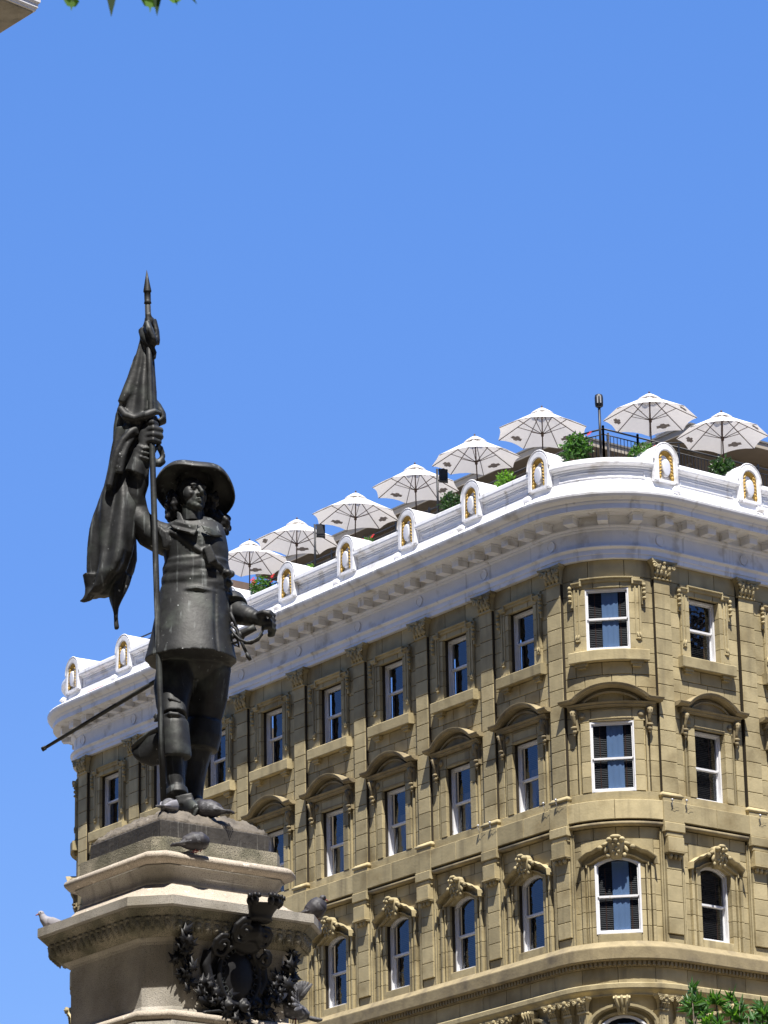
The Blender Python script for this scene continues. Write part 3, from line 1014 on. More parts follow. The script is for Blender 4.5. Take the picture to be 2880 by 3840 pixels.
def window_unit(zb, zt, arch_rise=0.0, hw=OW, curtains=0, sh=False, meet=None, cd=-.475):
    """returns list of (name, MB, mat): frame, sashes, panes, room"""
    f, sa, pane, room = MB(), MB(), MB(), MB()
    zm = meet if meet is not None else (zb + zt) / 2
    a, b = -.45, -.27
    t = .052
    top = zt
    f.box(-hw, -hw + t, a, b, zb, top)
    f.box(hw - t, hw, a, b, zb, top)
    f.box(-hw + t, hw - t, a, b + .03, zb, zb + .055)
    n = 8
    if arch_rise:
        arc = segarc(hw, top, arch_rise, n)
        f.mould(arc, [(-t, a), (-t, b), (0, b), (0, a)])
        arc2 = segarc(hw - t, top - t * .35, arch_rise, n)
        sa.mould(arc2, [(-.05, -.40), (-.05, -.34), (0, -.34), (0, -.40)])
        pts = segarc(hw - t, top - t * .3, arch_rise, n)
    else:
        f.box(-hw + t, hw - t, a, b, top - t, top)
        sa.box(-hw + t + .045, hw - t - .045, -.40, -.34, top - t - .05, top - t)
        pts = [(-hw + t, top - t), (hw - t, top - t)]
    w2 = hw - t
    for sg in (-1, 1):
        sa.box(*sorted((sg * w2, sg * (w2 - .036))), -.40, -.34, zm, top - t)
        sa.box(*sorted((sg * w2, sg * (w2 - .036))), -.445, -.402, zb + .055, zm + .0)
    sa.box(-w2 + .036, w2 - .036, -.40, -.335, zm - .03, zm + .03)
    sa.box(-w2 + .036, w2 - .036, -.445, -.402, zb + .055, zb + .12)
    sa.box(-w2 + .036, w2 - .036, -.445, -.402, zm - .04, zm - .005)
    pane.add([(-w2, -.372, zm), (w2, -.372, zm)] + [(u, -.372, z) for u, z in reversed(pts)],
             [tuple(range(2 + len(pts)))])
    lower = MB().add([(-w2, -.425, zb + .06), (w2, -.425, zb + .06), (w2, -.425, zm), (-w2, -.425, zm)], [(0, 1, 2, 3)])
    bl = MB()
    z = zb + .1
    while z < top - .06:
        for (ua, ub) in ((-w2 + .01, w2 - .01),):
            bl.add([(ua, -.50, z), (ub, -.50, z), (ub, -.525, z + .028), (ua, -.525, z + .028)], [(0, 1, 2, 3)])
        z += .055
    tp = MB()
    for u in (-w2 * .62, w2 * .62):
        tp.box(u - .012, u + .012, -.499, -.495, zb + .06, top - .08)
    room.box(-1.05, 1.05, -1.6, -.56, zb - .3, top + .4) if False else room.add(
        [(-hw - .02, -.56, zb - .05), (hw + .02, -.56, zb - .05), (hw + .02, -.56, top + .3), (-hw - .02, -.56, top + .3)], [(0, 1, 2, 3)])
    cu_ = MB()
    def curtain(ua, ub, z0, z1, d=cd, slant=0.0):
        k = 9
        cu_.grid([[(ua + (ub - ua) * i / k + slant * (z - z0) / (z1 - z0), d + .02 * math.sin(i * 2.1), z) for i in range(k + 1)]
                  for z in (z0, (z0 + z1) / 2, z1)], smooth=True)
    if curtains == 1:
        curtain(-w2 * .28, w2 * .52, zb + .07, top + .1)
    elif curtains == 2:
        curtain(-w2 * .75, -w2 * .1, zb + .07, zm + .3, slant=.18)
    return [('frame', f, WFRAME), ('sash', sa, WFRAME), ('pane', pane, GLASS), ('pane', lower, GLASS)] + \
           ([('curtain', cu_, CURT if curtains == 1 else CURTW)] if curtains else []) + \
           [('blind', bl, BLIND), ('ladder_tape', tp, TAPE), ('room_darkness', room, DARK)]

WCACHE = {}
def add_window(key, s_, scl, bent, **kw):
    if bent:
        mp = lambda u, d, z: G(s_ + u * scl, d, z)
        lst = window_unit(sh=True, **kw)
        # flat sashes set on the chord of the curve
        p, n_, t_ = frame(s_)
        lst = window_unit(cd=-.452, **kw)
        mp = lambda u, d, z: tuple(v for v in (*(p + t_ * (u * scl) + n_ * (d * .62 + .01)), Z0 + z))
        first = None
        for nme, mb, mt in lst:
            me = fix_normals(mb.mesh(nme if first else 'window', mp, mt))
            if first is None:
                first = link('window', me, hotel)
                first.matrix_parent_inverse = HM
            else:
                o = link(nme, me, first)
        return first
    ck = (key, kw.get('curtains', 0))
    if ck not in WCACHE:
        WCACHE[ck] = [(nme, fix_normals(mb.mesh(nme, mat=mt))) for nme, mb, mt in window_unit(**kw)]
    L_ = WCACHE[ck]
    o = place('window', L_[0][1], s_)
    for nme, me in L_[1:]:
        kid(nme, me, o)
    return o

flat_items = None
low_flat = None
stone_rest = MB()
for (s_, scl, bent) in BAYS:
    near = s_ in (27.06, 30.475) or (not bent and s_ > 20 and s_ < 25)
    if bent:
        it, stones = bay_items(s_, True)
        mp = lambda u, d, z: G(s_ + u * scl, d, z)
        lit = low_items(True)
        for nme, mb, mt in it + lit:
            o = link(nme, fix_normals(mb.mesh(nme, mp, mt)), hotel)
            o.matrix_parent_inverse = HM
        if near:
            for mb in stones:
                o = link('stone', fix_normals(mb.mesh('stone', mp, STONE)), hotel)
                o.matrix_parent_inverse = HM
                NSTONE[0] += 1
        else:
            for mb in stones:
                stone_rest.add([(s_ + u * scl, d, z) for u, d, z in mb.v], mb.f)
    else:
        if flat_items is None:
            it, stones = bay_items(s_, False)
            flat_items = ([(n_, fix_normals(mb.mesh(n_, mat=mt))) for n_, mb, mt in it],
                          stones, [fix_normals(mb.mesh('stone', mat=STONE)) for mb in stones])
            low_flat = [(n_, fix_normals(mb.mesh(n_, mat=mt))) for n_, mb, mt in low_items(False)]
        for n_, me in flat_items[0] + low_flat:
            place(n_, me, s_)
        if near and NSTONE[0] + len(flat_items[2]) <= 300:
            for me in flat_items[2]:
                place('stone', me, s_)
                NSTONE[0] += 1
        else:
            for mb in flat_items[1]:
                stone_rest.add([(s_ + u, d, z) for u, d, z in mb.v], mb.f)
    cornr = 1 if (s_ == 27.06) else 0
    add_window('w5', s_, scl, bent, zb=4.235, zt=6.12, curtains=cornr, meet=5.21)
    c4 = 1 if cornr else (2 if (not bent and s_ < 26) else 0)
    add_window('w4', s_, scl, bent, zb=.0, zt=2.09, curtains=c4, meet=1.0)
    add_window('w3', s_, scl, bent, zb=-4.15, zt=-2.13, arch_rise=.20, curtains=1 if cornr else (2 if (int(s_) % 3 == 0 and s_ < 26) else 0), meet=-3.06)
    add_window('w2', s_, scl, bent, zb=-9.4, zt=-6.80, arch_rise=.31, hw=.60, curtains=cornr, meet=-8.2)
print('STONES', NSTONE[0])
# mortar bed behind every stone, with the openings left free
back = MB()
def backing(a, b, z0, z1):
    back.sweep([(-.34, z0), (-.165, z0), (-.165, z1), (-.34, z1)], srange(a, b, .2))
edges = []
for (s_, scl, bent) in sorted(BAYS):
    edges.append((s_ - OW * scl * 1.01, s_ + OW * scl * 1.01))
cur = S_BEG
spans = []
for a, b in edges:
    spans.append((cur, a)); cur = b
spans.append((cur, S_END))
for a, b in spans:
    backing(a, b, -4.45, 6.995)
for a, b in edges:
    for z0_, z1_ in ((-1.95, -.01), (2.10, 4.22), (6.13, 6.995)):
        if z0_ < -1:
            z0_ = -1.7
        backing(a, b, z0_, z1_)
hpart('mortar_bed', back, JOINT)
hpart('stone', stone_rest, STONE, 'stuff')
# ledge with dentils below the third floor, plain frieze and string course
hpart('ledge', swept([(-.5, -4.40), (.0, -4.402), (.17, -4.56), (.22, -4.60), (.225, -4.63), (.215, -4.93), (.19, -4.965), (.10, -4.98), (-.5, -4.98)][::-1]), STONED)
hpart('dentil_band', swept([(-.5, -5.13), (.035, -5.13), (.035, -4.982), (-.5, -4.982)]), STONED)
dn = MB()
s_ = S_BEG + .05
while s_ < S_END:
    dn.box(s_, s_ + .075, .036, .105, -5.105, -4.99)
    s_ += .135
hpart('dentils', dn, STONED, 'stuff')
s_ = S_BEG
fz = []
k = 0
while s_ < S_END - .1:
    e_ = min(s_ + 1.105, S_END)
    mb_ = MB().block(s_, e_, -.4, -.04, -5.60, -5.132, c=.006, g=.005, n=5)
    hpart('frieze_stone', mb_, STONE)
    s_ = e_
hpart('string_course', swept([(-.5, -5.95), (.02, -5.95), (.02, -5.90), (.05, -5.86), (.12, -5.80), (.14, -5.76), (.14, -5.64), (.11, -5.61), (-.5, -5.602)]), STONE)
# slender pilasters of the second floor
lc = MB()
for u in (-.60, 0, .60):
    tmp = capital(MB(), w=.15, z0=-6.36, z1=-5.955, d=-.02, big=.75)
    lc.add([(p[0] + u, p[1], p[2]) for p in tmp.v], tmp.f)
lc_me = fix_normals(lc.mesh('lower_capitals', mat=STONE))
ls = MB()
for u in (-.60, 0, .60):
    ls.box(u - .15, u + .15, -.3, -.02, -9.6, -6.37)
    for q in (-.09, .09):
        ls.box(u + q - .012, u + q + .012, -.1, -.005, -9.4, -6.5)
    ls.box(u - .035, u + .035, -.1, -.01, -6.62, -6.52)
ls_me = fix_normals(ls.mesh('slender_pilasters', mat=STONE))
for s_ in PILALL:
    place('lower_capitals', lc_me, s_)
    place('slender_pilasters', ls_me, s_)
# red primer showing where the tin of the cornice is gone
rp = MB()
rp.sweep([(.672, 8.86), (.68, 8.865), (.43, 9.10), (.42, 9.095)], [.7, 1.0, 1.3, 1.6, 1.72])
rp.sweep([(.79, 8.82), (.80, 8.822), (.70, 8.85), (.69, 8.845)], [.45, .8, 1.2, 1.62])
hpart('red_primer_patch', rp, RED)
# plain lower storeys, side wings and roof deck
low = MB().sweep([(-.5, -Z0), (-.1, -Z0), (-.1, -9.6), (-.5, -9.6)], srange(S_BEG, S_END, .4))
for s_, scl, bent in BAYS:
    pass
hpart('lower_storeys', low, STONE)
ye, yb = G(S_END, 0, 0)[1], G(S_BEG, 0, 0)[1]
def rawpart(name, vs, fs, mat, kind=None, parent=None):
    me = bpy.data.meshes.new(name)
    me.from_pydata(vs, [], fs)
    fix_normals(me)
    o = link(name, me, parent or hotel, mat)
    if not parent:
        o.matrix_parent_inverse = HM
    return o
def wbox(x0, x1, y0, y1, z0, z1):
    vs = [(x, y, z) for z in (z0, z1) for x, y in ((x0, y0), (x1, y0), (x1, y1), (x0, y1))]
    return vs, [(0, 3, 2, 1), (4, 5, 6, 7), (0, 1, 5, 4), (1, 2, 6, 5), (2, 3, 7, 6), (3, 0, 4, 7)]
rawpart('rear_wall', *wbox(XL + .1, XR - .05, ye, ye + 14, 0, Z0 + 9.9), BEIGE)
rawpart('side_wall', *wbox(XL + .1, XL + .5, yb + .0, ye, 0, Z0 + 9.9), BEIGE)
deck = []
for s_ in srange(S_BEG, S_END, .3):
    x, y, z = G(s_, -.1, 10.0)
    deck.append((x, y, z))
rawpart('roof_deck', deck, [tuple(range(len(deck)))], ROOFM)
# ------------------------------------------------------------------ things on the roof
def W(s, d, z):
    return Vector(G(s, d, z))

def make_umbrella(loc, rz, label, printed=(0, 2, 4, 6), R_=1.44, h=2.86):
    q_ = random.Random(int(loc[0] * 10))
    R_ *= q_.uniform(.98, 1.03)
    root = empty('parasol', loc, rz, label=label, cat='parasol', group='white parasols on the roof terrace')
    root.rotation_euler = (q_.uniform(-.035, .035), q_.uniform(-.035, .035), rz)
    N_ = 8
    sgs = [q_.uniform(.8, 1.7) for _ in range(N_)]
    can = MB()
    rows = []
    zt, zr = h, h - .80
    def cp(j, q):                       # corner ray j (float) at relative radius q
        a_ = 2 * pi * j / N_
        fr_ = j - math.floor(j)
        e = 1 - .11 * (4 * fr_ * (1 - fr_)) * q * q
        sag = .06 * sgs[int(math.floor(j)) % N_] * (4 * fr_ * (1 - fr_)) * math.sin(pi * min(1, q)) 
        r = R_ * q * e
        z = zt - (zt - zr) * (q ** .97) - sag + .05 * (4 * fr_ * (1 - fr_)) * q
        return (r * math.cos(a_), r * math.sin(a_), z)
    for q in (.16, .35, .55, .75, .9, 1.0):
        rows.append([cp(k / 4, q) for k in range(N_ * 4)])
    can.grid(rows, closeu=True, smooth=True)
    cm = can.raw('canopy', CANVAS)
    link('canopy', cm, root)
    top = MB()
    top.grid([[(r * math.cos(2 * pi * j / 16), r * math.sin(2 * pi * j / 16), z) for j in range(16)]
              for r, z in ((.01, zt + .04), (.10, zt + .005), (.22, zt - .07), (.33, zt - .145), (.36, zt - .18))], closeu=True, smooth=True)
    link('vent_cap', top.raw('vent_cap', CANVAS), root)
    pole = MB()
    pole.cyl((0, 0), .024, 0, .95, 8)
    pole.cyl((0, 0), .021, .9, zt, 8)
    link('pole', pole.raw('pole', WOODP), root)
    fin = MB()
    fin.blob(0, 0, zt + .07, .03, .03, .045)
    link('finial', fin.raw('finial', WOODP), root)
    hub = MB()
    hub.cyl((0, 0), .045, zt - .90, zt - .78, 8)
    hub.cyl((0, 0), .05, zt - .12, zt - .05, 8)
    link('hub', hub.raw('hub', WOODP), root)
    for j in range(N_):
        rb = MB()
        a0, a1 = cp(j, .06), cp(j, .99)
        pts = []
        for i in range(6):
            q = .06 + .93 * i / 5
            p = cp(j, q)
            pts.append((p[0], p[1], p[2] - .022))
        rb.tube(pts, .0135, n=4)
        m_ = cp(j, .55)
        rb.tube([(.035 * math.cos(2 * pi * j / N_), .035 * math.sin(2 * pi * j / N_), zt - .82), (m_[0], m_[1], m_[2] - .03)], .0125, n=4)
        link('rib', rb.raw('rib', WOODP), root)
    for j in printed:
        pr = MB()
        def on(j0, u, v):
            a_, b_ = cp(j0, v), cp(j0 + .999, v)
            t = .5 + u
            p = cp(j0 + .5 + u, v)
            return (p[0], p[1], p[2] - .009)
        shape = [(-.25, .85), (-.25, .775), (-.11, .77), (-.07, .735), (.07, .735), (.11, .77), (.25, .775), (.25, .85), (.11, .855),
                 (.07, .89), (-.07, .89), (-.11, .855)]
        pr.add([on(j, u, v) for u, v in shape] + [on(j, 0, .805)], [(i, (i + 1) % 12, 12) for i in range(12)])
        link('printed_badge', pr.raw('printed_badge', PRINT), root)
    return root

ZU = 13.10 - 2.86
upos = [((7.32, 1.75), 'white parasol nearest the statue, beside the red flowers', 22),
        ((10.0, 1.75), 'white parasol second from the statue, with a black loudspeaker pole at its right', 22),
        ((13.25, 1.75), 'white parasol third from the statue, over the middle of the long roof edge', 20),
        ((16.6, 1.75), 'white parasol standing just left of the lower black loudspeaker on its pole', 20),
        ((19.8, 1.75), 'white parasol above the small bright green plant on the roof edge', 42),
        ((22.95, 1.75), 'white parasol at the end of the long row, left of the tall lamp post', 30)]
for (x, y), lb, a_ in upos:
    make_umbrella((x, y, Z0 + ZU), math.radians(a_), lb, printed=(3, 5, 7, 1) if a_ != 22 else (4, 5, 7, 2))
make_umbrella((25.75, 3.72, Z0 + ZU + .02), math.radians(50), 'white parasol right of the tall lamp post, behind the round corner of the parapet', printed=(1, 3, 5, 7))
make_umbrella((25.75, 6.66, Z0 + ZU + .02), math.radians(50), 'rightmost white parasol, against the beige roof eaves', printed=(1, 3, 5, 7))
make_umbrella((11.2, 5.1, Z0 + ZU - .45), math.radians(10), 'white parasol half hidden behind the parasols nearest the statue', printed=(5,))
make_umbrella((17.8, 5.6, Z0 + ZU - .25), math.radians(10), 'white parasol almost hidden behind the middle of the row', printed=(5,)) if False else None

# railings
def railing(label, pts, ztop, zbot, stuff, gap=.125, post_every=1.7, zmid=None):
    root = empty('roof_railing', (pts[0][0], pts[0][1], Z0 + zbot), label=label, cat='railing')
    inv = Matrix.Translation(-Vector(root.location))
    def ch(name, mb, kind=None):
        o = link(name, mb.raw(name, BLACK), root)
        o.matrix_parent_inverse = inv
        if kind: o['kind'] = kind
    allb = MB()
    for (x0, y0), (x1, y1) in zip(pts[:-1], pts[1:]):
        for z, r in ((ztop, .028), (zbot + .08, .016), ((ztop - .17) if zmid is None else zmid, .018)):
            mb = MB().tube([(x0, y0, Z0 + z), (x1, y1, Z0 + z)], r, n=6)
            ch('rail', mb)
        L_ = math.hypot(x1 - x0, y1 - y0)
        npost = max(1, round(L_ / post_every))
        for k in range(npost + 1):
            t = k / npost
            mb = MB().box(x0 + (x1 - x0) * t - .026, x0 + (x1 - x0) * t + .026, y0 + (y1 - y0) * t - .026, y0 + (y1 - y0) * t + .026,
                          Z0 + zbot - .2, Z0 + ztop + .10)
            ch('post', mb)
        nb = int(L_ / gap)
        for k in range(1, nb):
            t = k / nb
            x, y = x0 + (x1 - x0) * t, y0 + (y1 - y0) * t
            tgt = allb if stuff else MB()
            tgt.box(x - .008, x + .008, y - .008, y + .008, Z0 + zbot + .08, Z0 + ztop - .17)
            if not stuff:
                ch('baluster', tgt)
    if stuff:
        ch('balusters', allb, 'stuff')
    return root
railing('black iron railing behind the long run of the parapet, under the parasols', [(1.5, .62), (25.6, .62)], 10.78, 10.0, True)
railing('black iron railing turning the rounded corner beside the tall lamp post', [(25.6, .62), (26.75, .95), (26.75, 2.3), (26.75, 12.0)], 11.12, 10.0, False)
up = empty('upper_deck_railing', (20, 8, Z0 + 11), label='thin black handrail of a higher deck seen against the sky behind the parasols', cat='railing')
inv = Matrix.Translation(-Vector(up.location))
for a, b in (((17.0, 4.6, 12.95), (21.3, 4.6, 13.25)), ((24.0, 4.6, 12.2), (24.2, 8.2, 12.95))):
    o = link('handrail', MB().tube([(a[0], a[1], Z0 + a[2]), (b[0], b[1], Z0 + b[2])], .025, n=6).raw('handrail', BLACK), up)
    o.matrix_parent_inverse = inv
for x, y, z0_, z1_ in ((19.0, 4.6, 12.2, 13.1), (20.7, 4.6, 12.2, 13.2), (24.05, 5.2, 10, 12.4)):
    o = link('upright', MB().tube([(x, y, Z0 + z0_), (x, y, Z0 + z1_)], .03, n=6).raw('upright', BLACK), up)
    o.matrix_parent_inverse = inv

# pavilion behind the long row of parasols and the one at the right
def pavilion(label, x0, x1, y0, y1, zb, ze, over, roofm=ROOFM, boards=None):
    root = empty('roof_pavilion', ((x0 + x1) / 2, (y0 + y1) / 2, Z0 + zb), label=label, cat='pavilion')
    inv = Matrix.Translation(-Vector(root.location))
    def ch(name, vs, fs, mat):
        me = bpy.data.meshes.new(name)
        me.from_pydata(vs, [], fs)
        fix_normals(me)
        o = link(name, me, root, mat)
        o.matrix_parent_inverse = inv
    ch('wall', *wbox(x0 + over, x1 - over, y0 + over, y1 - over, Z0 + zb, Z0 + ze - .02), BEIGE)
    ch('soffit', *wbox(x0 + .03, x1 - .03, y0 + .03, y1 - .03, Z0 + ze - .015, Z0 + ze + .02), BEIGE)
    for q in ((x0, x1, y0, y0 + .05), (x0, x1, y1 - .05, y1), (x0, x0 + .05, y0 + .05, y1 - .05), (x1 - .05, x1, y0 + .05, y1 - .05)):
        ch('fascia', *wbox(*q, Z0 + ze - .05, Z0 + ze + .14), BEIGEL)
    ch('roof', *wbox(x0 - .04, x1 + .04, y0 - .04, y1 + .04, Z0 + ze + .142, Z0 + ze + .20), roofm)
    # frames of the openings in the shaded wall
    k = 0
    x = x0 + over + .6
    while x < x1 - over - .9:
        mb = MB()
        mb.box(x, x + .06, y0 + over - .05, y0 + over - .002, Z0 + zb, Z0 + ze - .5)
        mb.box(x, x + 1.4, y0 + over - .05, y0 + over - .002, Z0 + ze - .5, Z0 + ze - .44)
        o = link('door_frame', mb.raw('door_frame', BEIGEL), root); o.matrix_parent_inverse = inv
        x += 1.9
    y = y0 + over + .6
    while y < y1 - over - .9 and x1 > 23:
        mb = MB()
        mb.box(x1 - over + .002, x1 - over + .05, y, y + .06, Z0 + zb, Z0 + ze - .9)
        mb.box(x1 - over + .002, x1 - over + .05, y, y + 1.6, Z0 + ze - .9, Z0 + ze - .84)
        o = link('door_frame', mb.raw('door_frame', BEIGEL), root); o.matrix_parent_inverse = inv
        y += 2.2
    return root
pavilion('long beige roof pavilion with flat eaves behind the row of parasols', 5.2, 22.0, 3.5, 9.0, 10.0, 12.78, .9)
pavilion('beige roof pavilion with deep shaded eaves behind the rightmost parasol', 15.5, 24.05, 6.9, 16.0, 10.0, 13.15, 1.3)
bw = empty('board_screen', (5.6, 4, Z0 + 10), label='brown horizontal board screen on the roof beside the parasol nearest the statue', cat='screen')
inv = Matrix.Translation(-Vector(bw.location))
for k in range(9):
    vs, fs = wbox(4.6, 4.65, 1.9, 9.5, Z0 + 10.0 + k * .30, Z0 + 10.0 + k * .30 + .27)
    me = bpy.data.meshes.new('board'); me.from_pydata(vs, [], fs)
    o = link('board', me, bw, BOARD); o.matrix_parent_inverse = inv

# plant units on the far roof
hv = empty('ventilation_unit', (22.3, 8.4, Z0 + 13.36), label='pale grey ventilation unit with a yellow grille on the right pavilion roof', cat='ventilation unit')
for nme, b, mt in (('casing', (-.9, .3, -.5, .5, 0, .55), SILVER), ('lid', (-.98, .38, -.58, .58, .552, .60), SILVER),
                   ('grille', (-.2, .12, -.52, -.502, .18, .48), GOLD), ('duct', (.5, .95, -.4, .4, 0, .35), SILVER)):
    vs, fs = wbox(*b)
    me = bpy.data.meshes.new(nme); me.from_pydata(vs, [], fs)
    link(nme, me, hv, mt)
hv2 = empty('ventilation_unit', (19.6, 5.2, Z0 + 12.99), label='small pale drum shaped ventilator on the long pavilion roof', cat='ventilation unit')
link('casing', MB().cyl((0, 0), .35, 0, .35, 14).raw('casing', SILVER), hv2)
link('lid', MB().cyl((0, 0), .42, .352, .42, 14, r1=.2).raw('lid', SILVER), hv2)
pp = empty('vent_pipe', (24.6, 3.0, Z0 + 10), label='pale upright pipe with slanting cross pipe beside the tall lamp post', cat='pipe')
link('upright', MB().cyl((0, 0), .035, 0, 2.05, 8).raw('upright', BEIGEL), pp)
link('cross_pipe', MB().tube([(.2, .6, .9), (.2, 2.6, 1.5), (.2, 2.65, 1.0)], .025, n=6).raw('cross_pipe', BEIGEL), pp)

# poles with lamp and loudspeakers
lamp = empty('lamp_post', (27.08, .55, Z0 + 10.0), label='tall black lamp post rising from the rounded corner of the roof edge', cat='lamp post')
link('pole', MB().cyl((0, 0), .04, -.1, 1.62, 8).raw('pole', BLACK), lamp)
hd_ = MB()
hd_.grid([[(w_ * math.cos(2 * pi * j / 12), w_ * .8 * math.sin(2 * pi * j / 12), z) for j in range(12)] for w_, z in
          ((.06, 1.60), (.115, 1.64), (.125, 1.75), (.125, 1.92), (.11, 2.0), (.05, 2.03))], closeu=True, cap=True, smooth=True)
link('lamp_head', hd_.raw('lamp_head', BLACK), lamp)
gl_ = MB()
for q in (-.045, .045):
    gl_.box(q - .018, q + .018, -.112, -.098, 1.72, 1.95)
link('reflector_strip', gl_.raw('reflector_strip', SILVER), lamp)
lamp.rotation_euler.z = math.radians(52)
for x, lb in ((13.15, 'black loudspeaker on a thin pole between the second and third parasols from the statue'),
              (19.65, 'black loudspeaker on a thin pole under the edge of the fifth parasol from the statue')):
    sp_ = empty('loudspeaker_pole', (x - .35, .5, Z0 + 10.0), math.radians(52), label=lb, cat='loudspeaker')
    link('pole', MB().cyl((0, 0), .035, -.1, 1.95, 8).raw('pole', BLACK), sp_)
    vs, fs = wbox(.05, .33, -.12, .12, 1.55, 1.93)
    me = bpy.data.meshes.new('loudspeaker'); me.from_pydata([(a, b, c - .12 * a) for a, b, c in vs], [], fs)
    link('loudspeaker', me, sp_, BLACK)
    me = bpy.data.meshes.new('speaker_grille'); vs, fs = wbox(.08, .30, -.135, -.122, 1.58, 1.86); me.from_pydata(vs, [], fs)
    link('speaker_grille', me, sp_, SILVER if False else BLACK)
    link('yoke', MB().tube([(0, 0, 1.9), (.2, 0, 1.96), (.34, 0, 1.88)], .012, n=5).raw('yoke', BLACK), sp_)

# planters
def leafcloud(n, rad, size, rr, lance=False):
    mb = MB()
    for _ in range(n):
        a_ = rr.uniform(0, 2 * pi); c_ = rr.uniform(-1, 1); q = rad[0] * rr.uniform(.45, 1) 
        s_ = math.sqrt(1 - c_ * c_)
        c = Vector((q * s_ * math.cos(a_), q * s_ * math.sin(a_) * rad[1] / rad[0], q * c_ * rad[2] / rad[0] + rad[2] * .6))
        dr = Vector((rr.uniform(-1, 1), rr.uniform(-1, 1), rr.uniform(-.6, 1))).normalized()
        sd = dr.cross(Vector((rr.uniform(-1, 1), rr.uniform(-1, 1), rr.uniform(-1, 1)))).normalized()
        l_, w_ = size * rr.uniform(.7, 1.3), size * rr.uniform(.22, .34)
        up_ = dr.cross(sd) * .12 * l_
        mb.add([tuple(c), tuple(c + dr * l_ * .45 + sd * w_ + up_), tuple(c + dr * l_), tuple(c + dr * l_ * .45 - sd * w_ + up_),
                tuple(c + dr * l_ * .5 - up_ * .3)], [(0, 1, 4), (1, 2, 4), (2, 3, 4), (3, 0, 4)])
    return mb
def planter(s_, d_, label, rad, n, leafm, flowers=0, size=.13, z=10.0):
    p = W(s_, d_, z)
    root = empty('potted_plant', p, 0, label=label, cat='potted plant', group='potted plants along the roof edge')
    pot = MB().grid([[(r * math.cos(2 * pi * j / 14), r * math.sin(2 * pi * j / 14), z_) for j in range(14)]
                     for r, z_ in ((.13, 0), (.18, .26), (.20, .26), (.20, .31), (.17, .31), (.16, .27))], closeu=True, cap=True)
    link('pot', pot.raw('pot', POT), root)
    st_ = MB()
    rr = random.Random(int(abs(s_) * 100))
    for _ in range(6):
        a_ = rr.uniform(0, 6.28)
        st_.tube([(0, 0, .25), (rad[0] * .3 * math.cos(a_), rad[1] * .3 * math.sin(a_), .3 + rad[2] * .8),
                  (rad[0] * .6 * math.cos(a_), rad[1] * .6 * math.sin(a_), .3 + rad[2] * 1.3)], .008, n=4)
    link('stems', st_.raw('stems', BARK), root)
    lc_ = leafcloud(n, rad, size, rr)
    me = lc_.raw('foliage', leafm)
    o = link('foliage', me, root); o.location.z = .28; o['kind'] = 'stuff'
    for k in range(flowers):
        a_ = rr.uniform(0, 6.28)
        f_ = MB()
        c = Vector((rad[0] * .95 * math.cos(a_), rad[1] * .8 * math.sin(a_), .3 + rad[2] * rr.uniform(.9, 1.65)))
        for q in range(5):
            b_ = q * 2 * pi / 5
            e1 = Vector((math.cos(b_), math.sin(b_) * .5, math.sin(b_) * .8)) * .085
            e2 = Vector((math.cos(b_ + .9), math.sin(b_ + .9) * .5, math.sin(b_ + .9) * .8)) * .085
            f_.add([tuple(c), tuple(c + e1), tuple(c + (e1 + e2) * .75), tuple(c + e2)], [(0, 1, 2, 3)])
        link('flower', f_.raw('flower', PETAL), root)
    return root
planter(9.9, -.45, 'potted plant with bright red flowers nearest the statue', (.42, .38, .40), 420, LEAF, 9)
planter(12.6, -.45, 'small green potted plant below the second parasol from the statue', (.24, .22, .2), 160, LEAFL)
planter(15.75, -.4, 'thin leggy plant with a red flower right of the third parasol from the statue', (.20, .2, .26), 90, LEAF, 2)
planter(20.1, -.42, 'dark green bush behind the gap between two round-headed ornaments', (.42, .36, .42), 420, LEAFD)
planter(22.75, -.42, 'bright green plant below the fifth parasol from the statue', (.30, .28, .36), 300, LEAFL)
planter(26.15, -.35, 'large leafy plant with one red flower at the left of the tall lamp post', (.50, .45, .52), 560, LEAF, 1, size=.17)
planter(28.65, -.5, 'green and reddish plant behind the railing at the right of the tall lamp post', (.44, .4, .33), 380, LEAF, 2)
planter(31.86, -.45, 'dark leafy plant standing below the rightmost parasol', (.42, .4, .45), 420, LEAFD, 0, size=.16)

# floodlights on the sloping tin under the ornaments
def floodlight(s_, label):
    p = W(s_, .60, 9.0)
    _, n_, t_ = frame(s_)
    root = empty('floodlight', p, math.atan2(t_.y, t_.x), label=label, cat='floodlight', group='white floodlights on the cornice')
    root.scale = (.85,) * 3
    m1 = MB()
    m1.add([(a, b, c) for a, b, c in ((-.15, .02, .02), (.15, .02, .02), (.15, -.12, .10), (-.15, -.12, .10), (-.11, .10, .16), (.11, .10, .16), (.11, -.03, .22), (-.11, -.03, .22))],
           [(0, 1, 2, 3), (4, 7, 6, 5), (0, 4, 5, 1), (1, 5, 6, 2), (2, 6, 7, 3), (3, 7, 4, 0)])
    link('housing', fix_normals(m1.raw('housing', WHITE)), root)
    m2 = MB()
    for sg in (-1, 1):
        m2.box(sg * .165 - .012, sg * .165 + .012, -.02, .01, -.10, .14)
    m2.box(-.18, .18, -.03, .02, -.13, -.10)
    link('yoke', m2.raw('yoke', WHITE), root)
    link('stay', MB().tube([(.1, .05, .05), (.28, .12, .02), (.34, .3, .12)], .014, n=5).raw('stay', WHITE), root)
for i, s_ in enumerate([q for q in PILALL if -1 < q < 36]):
    nm = ['leftmost', 'second', 'third', 'fourth', 'fifth', 'sixth', 'seventh', 'eighth', 'ninth', 'tenth', 'eleventh', 'twelfth'][i]
    floodlight(s_ + (.2 if s_ > 28 else -.3), f'white floodlight on the cornice under the {nm} round-headed ornament from the left')

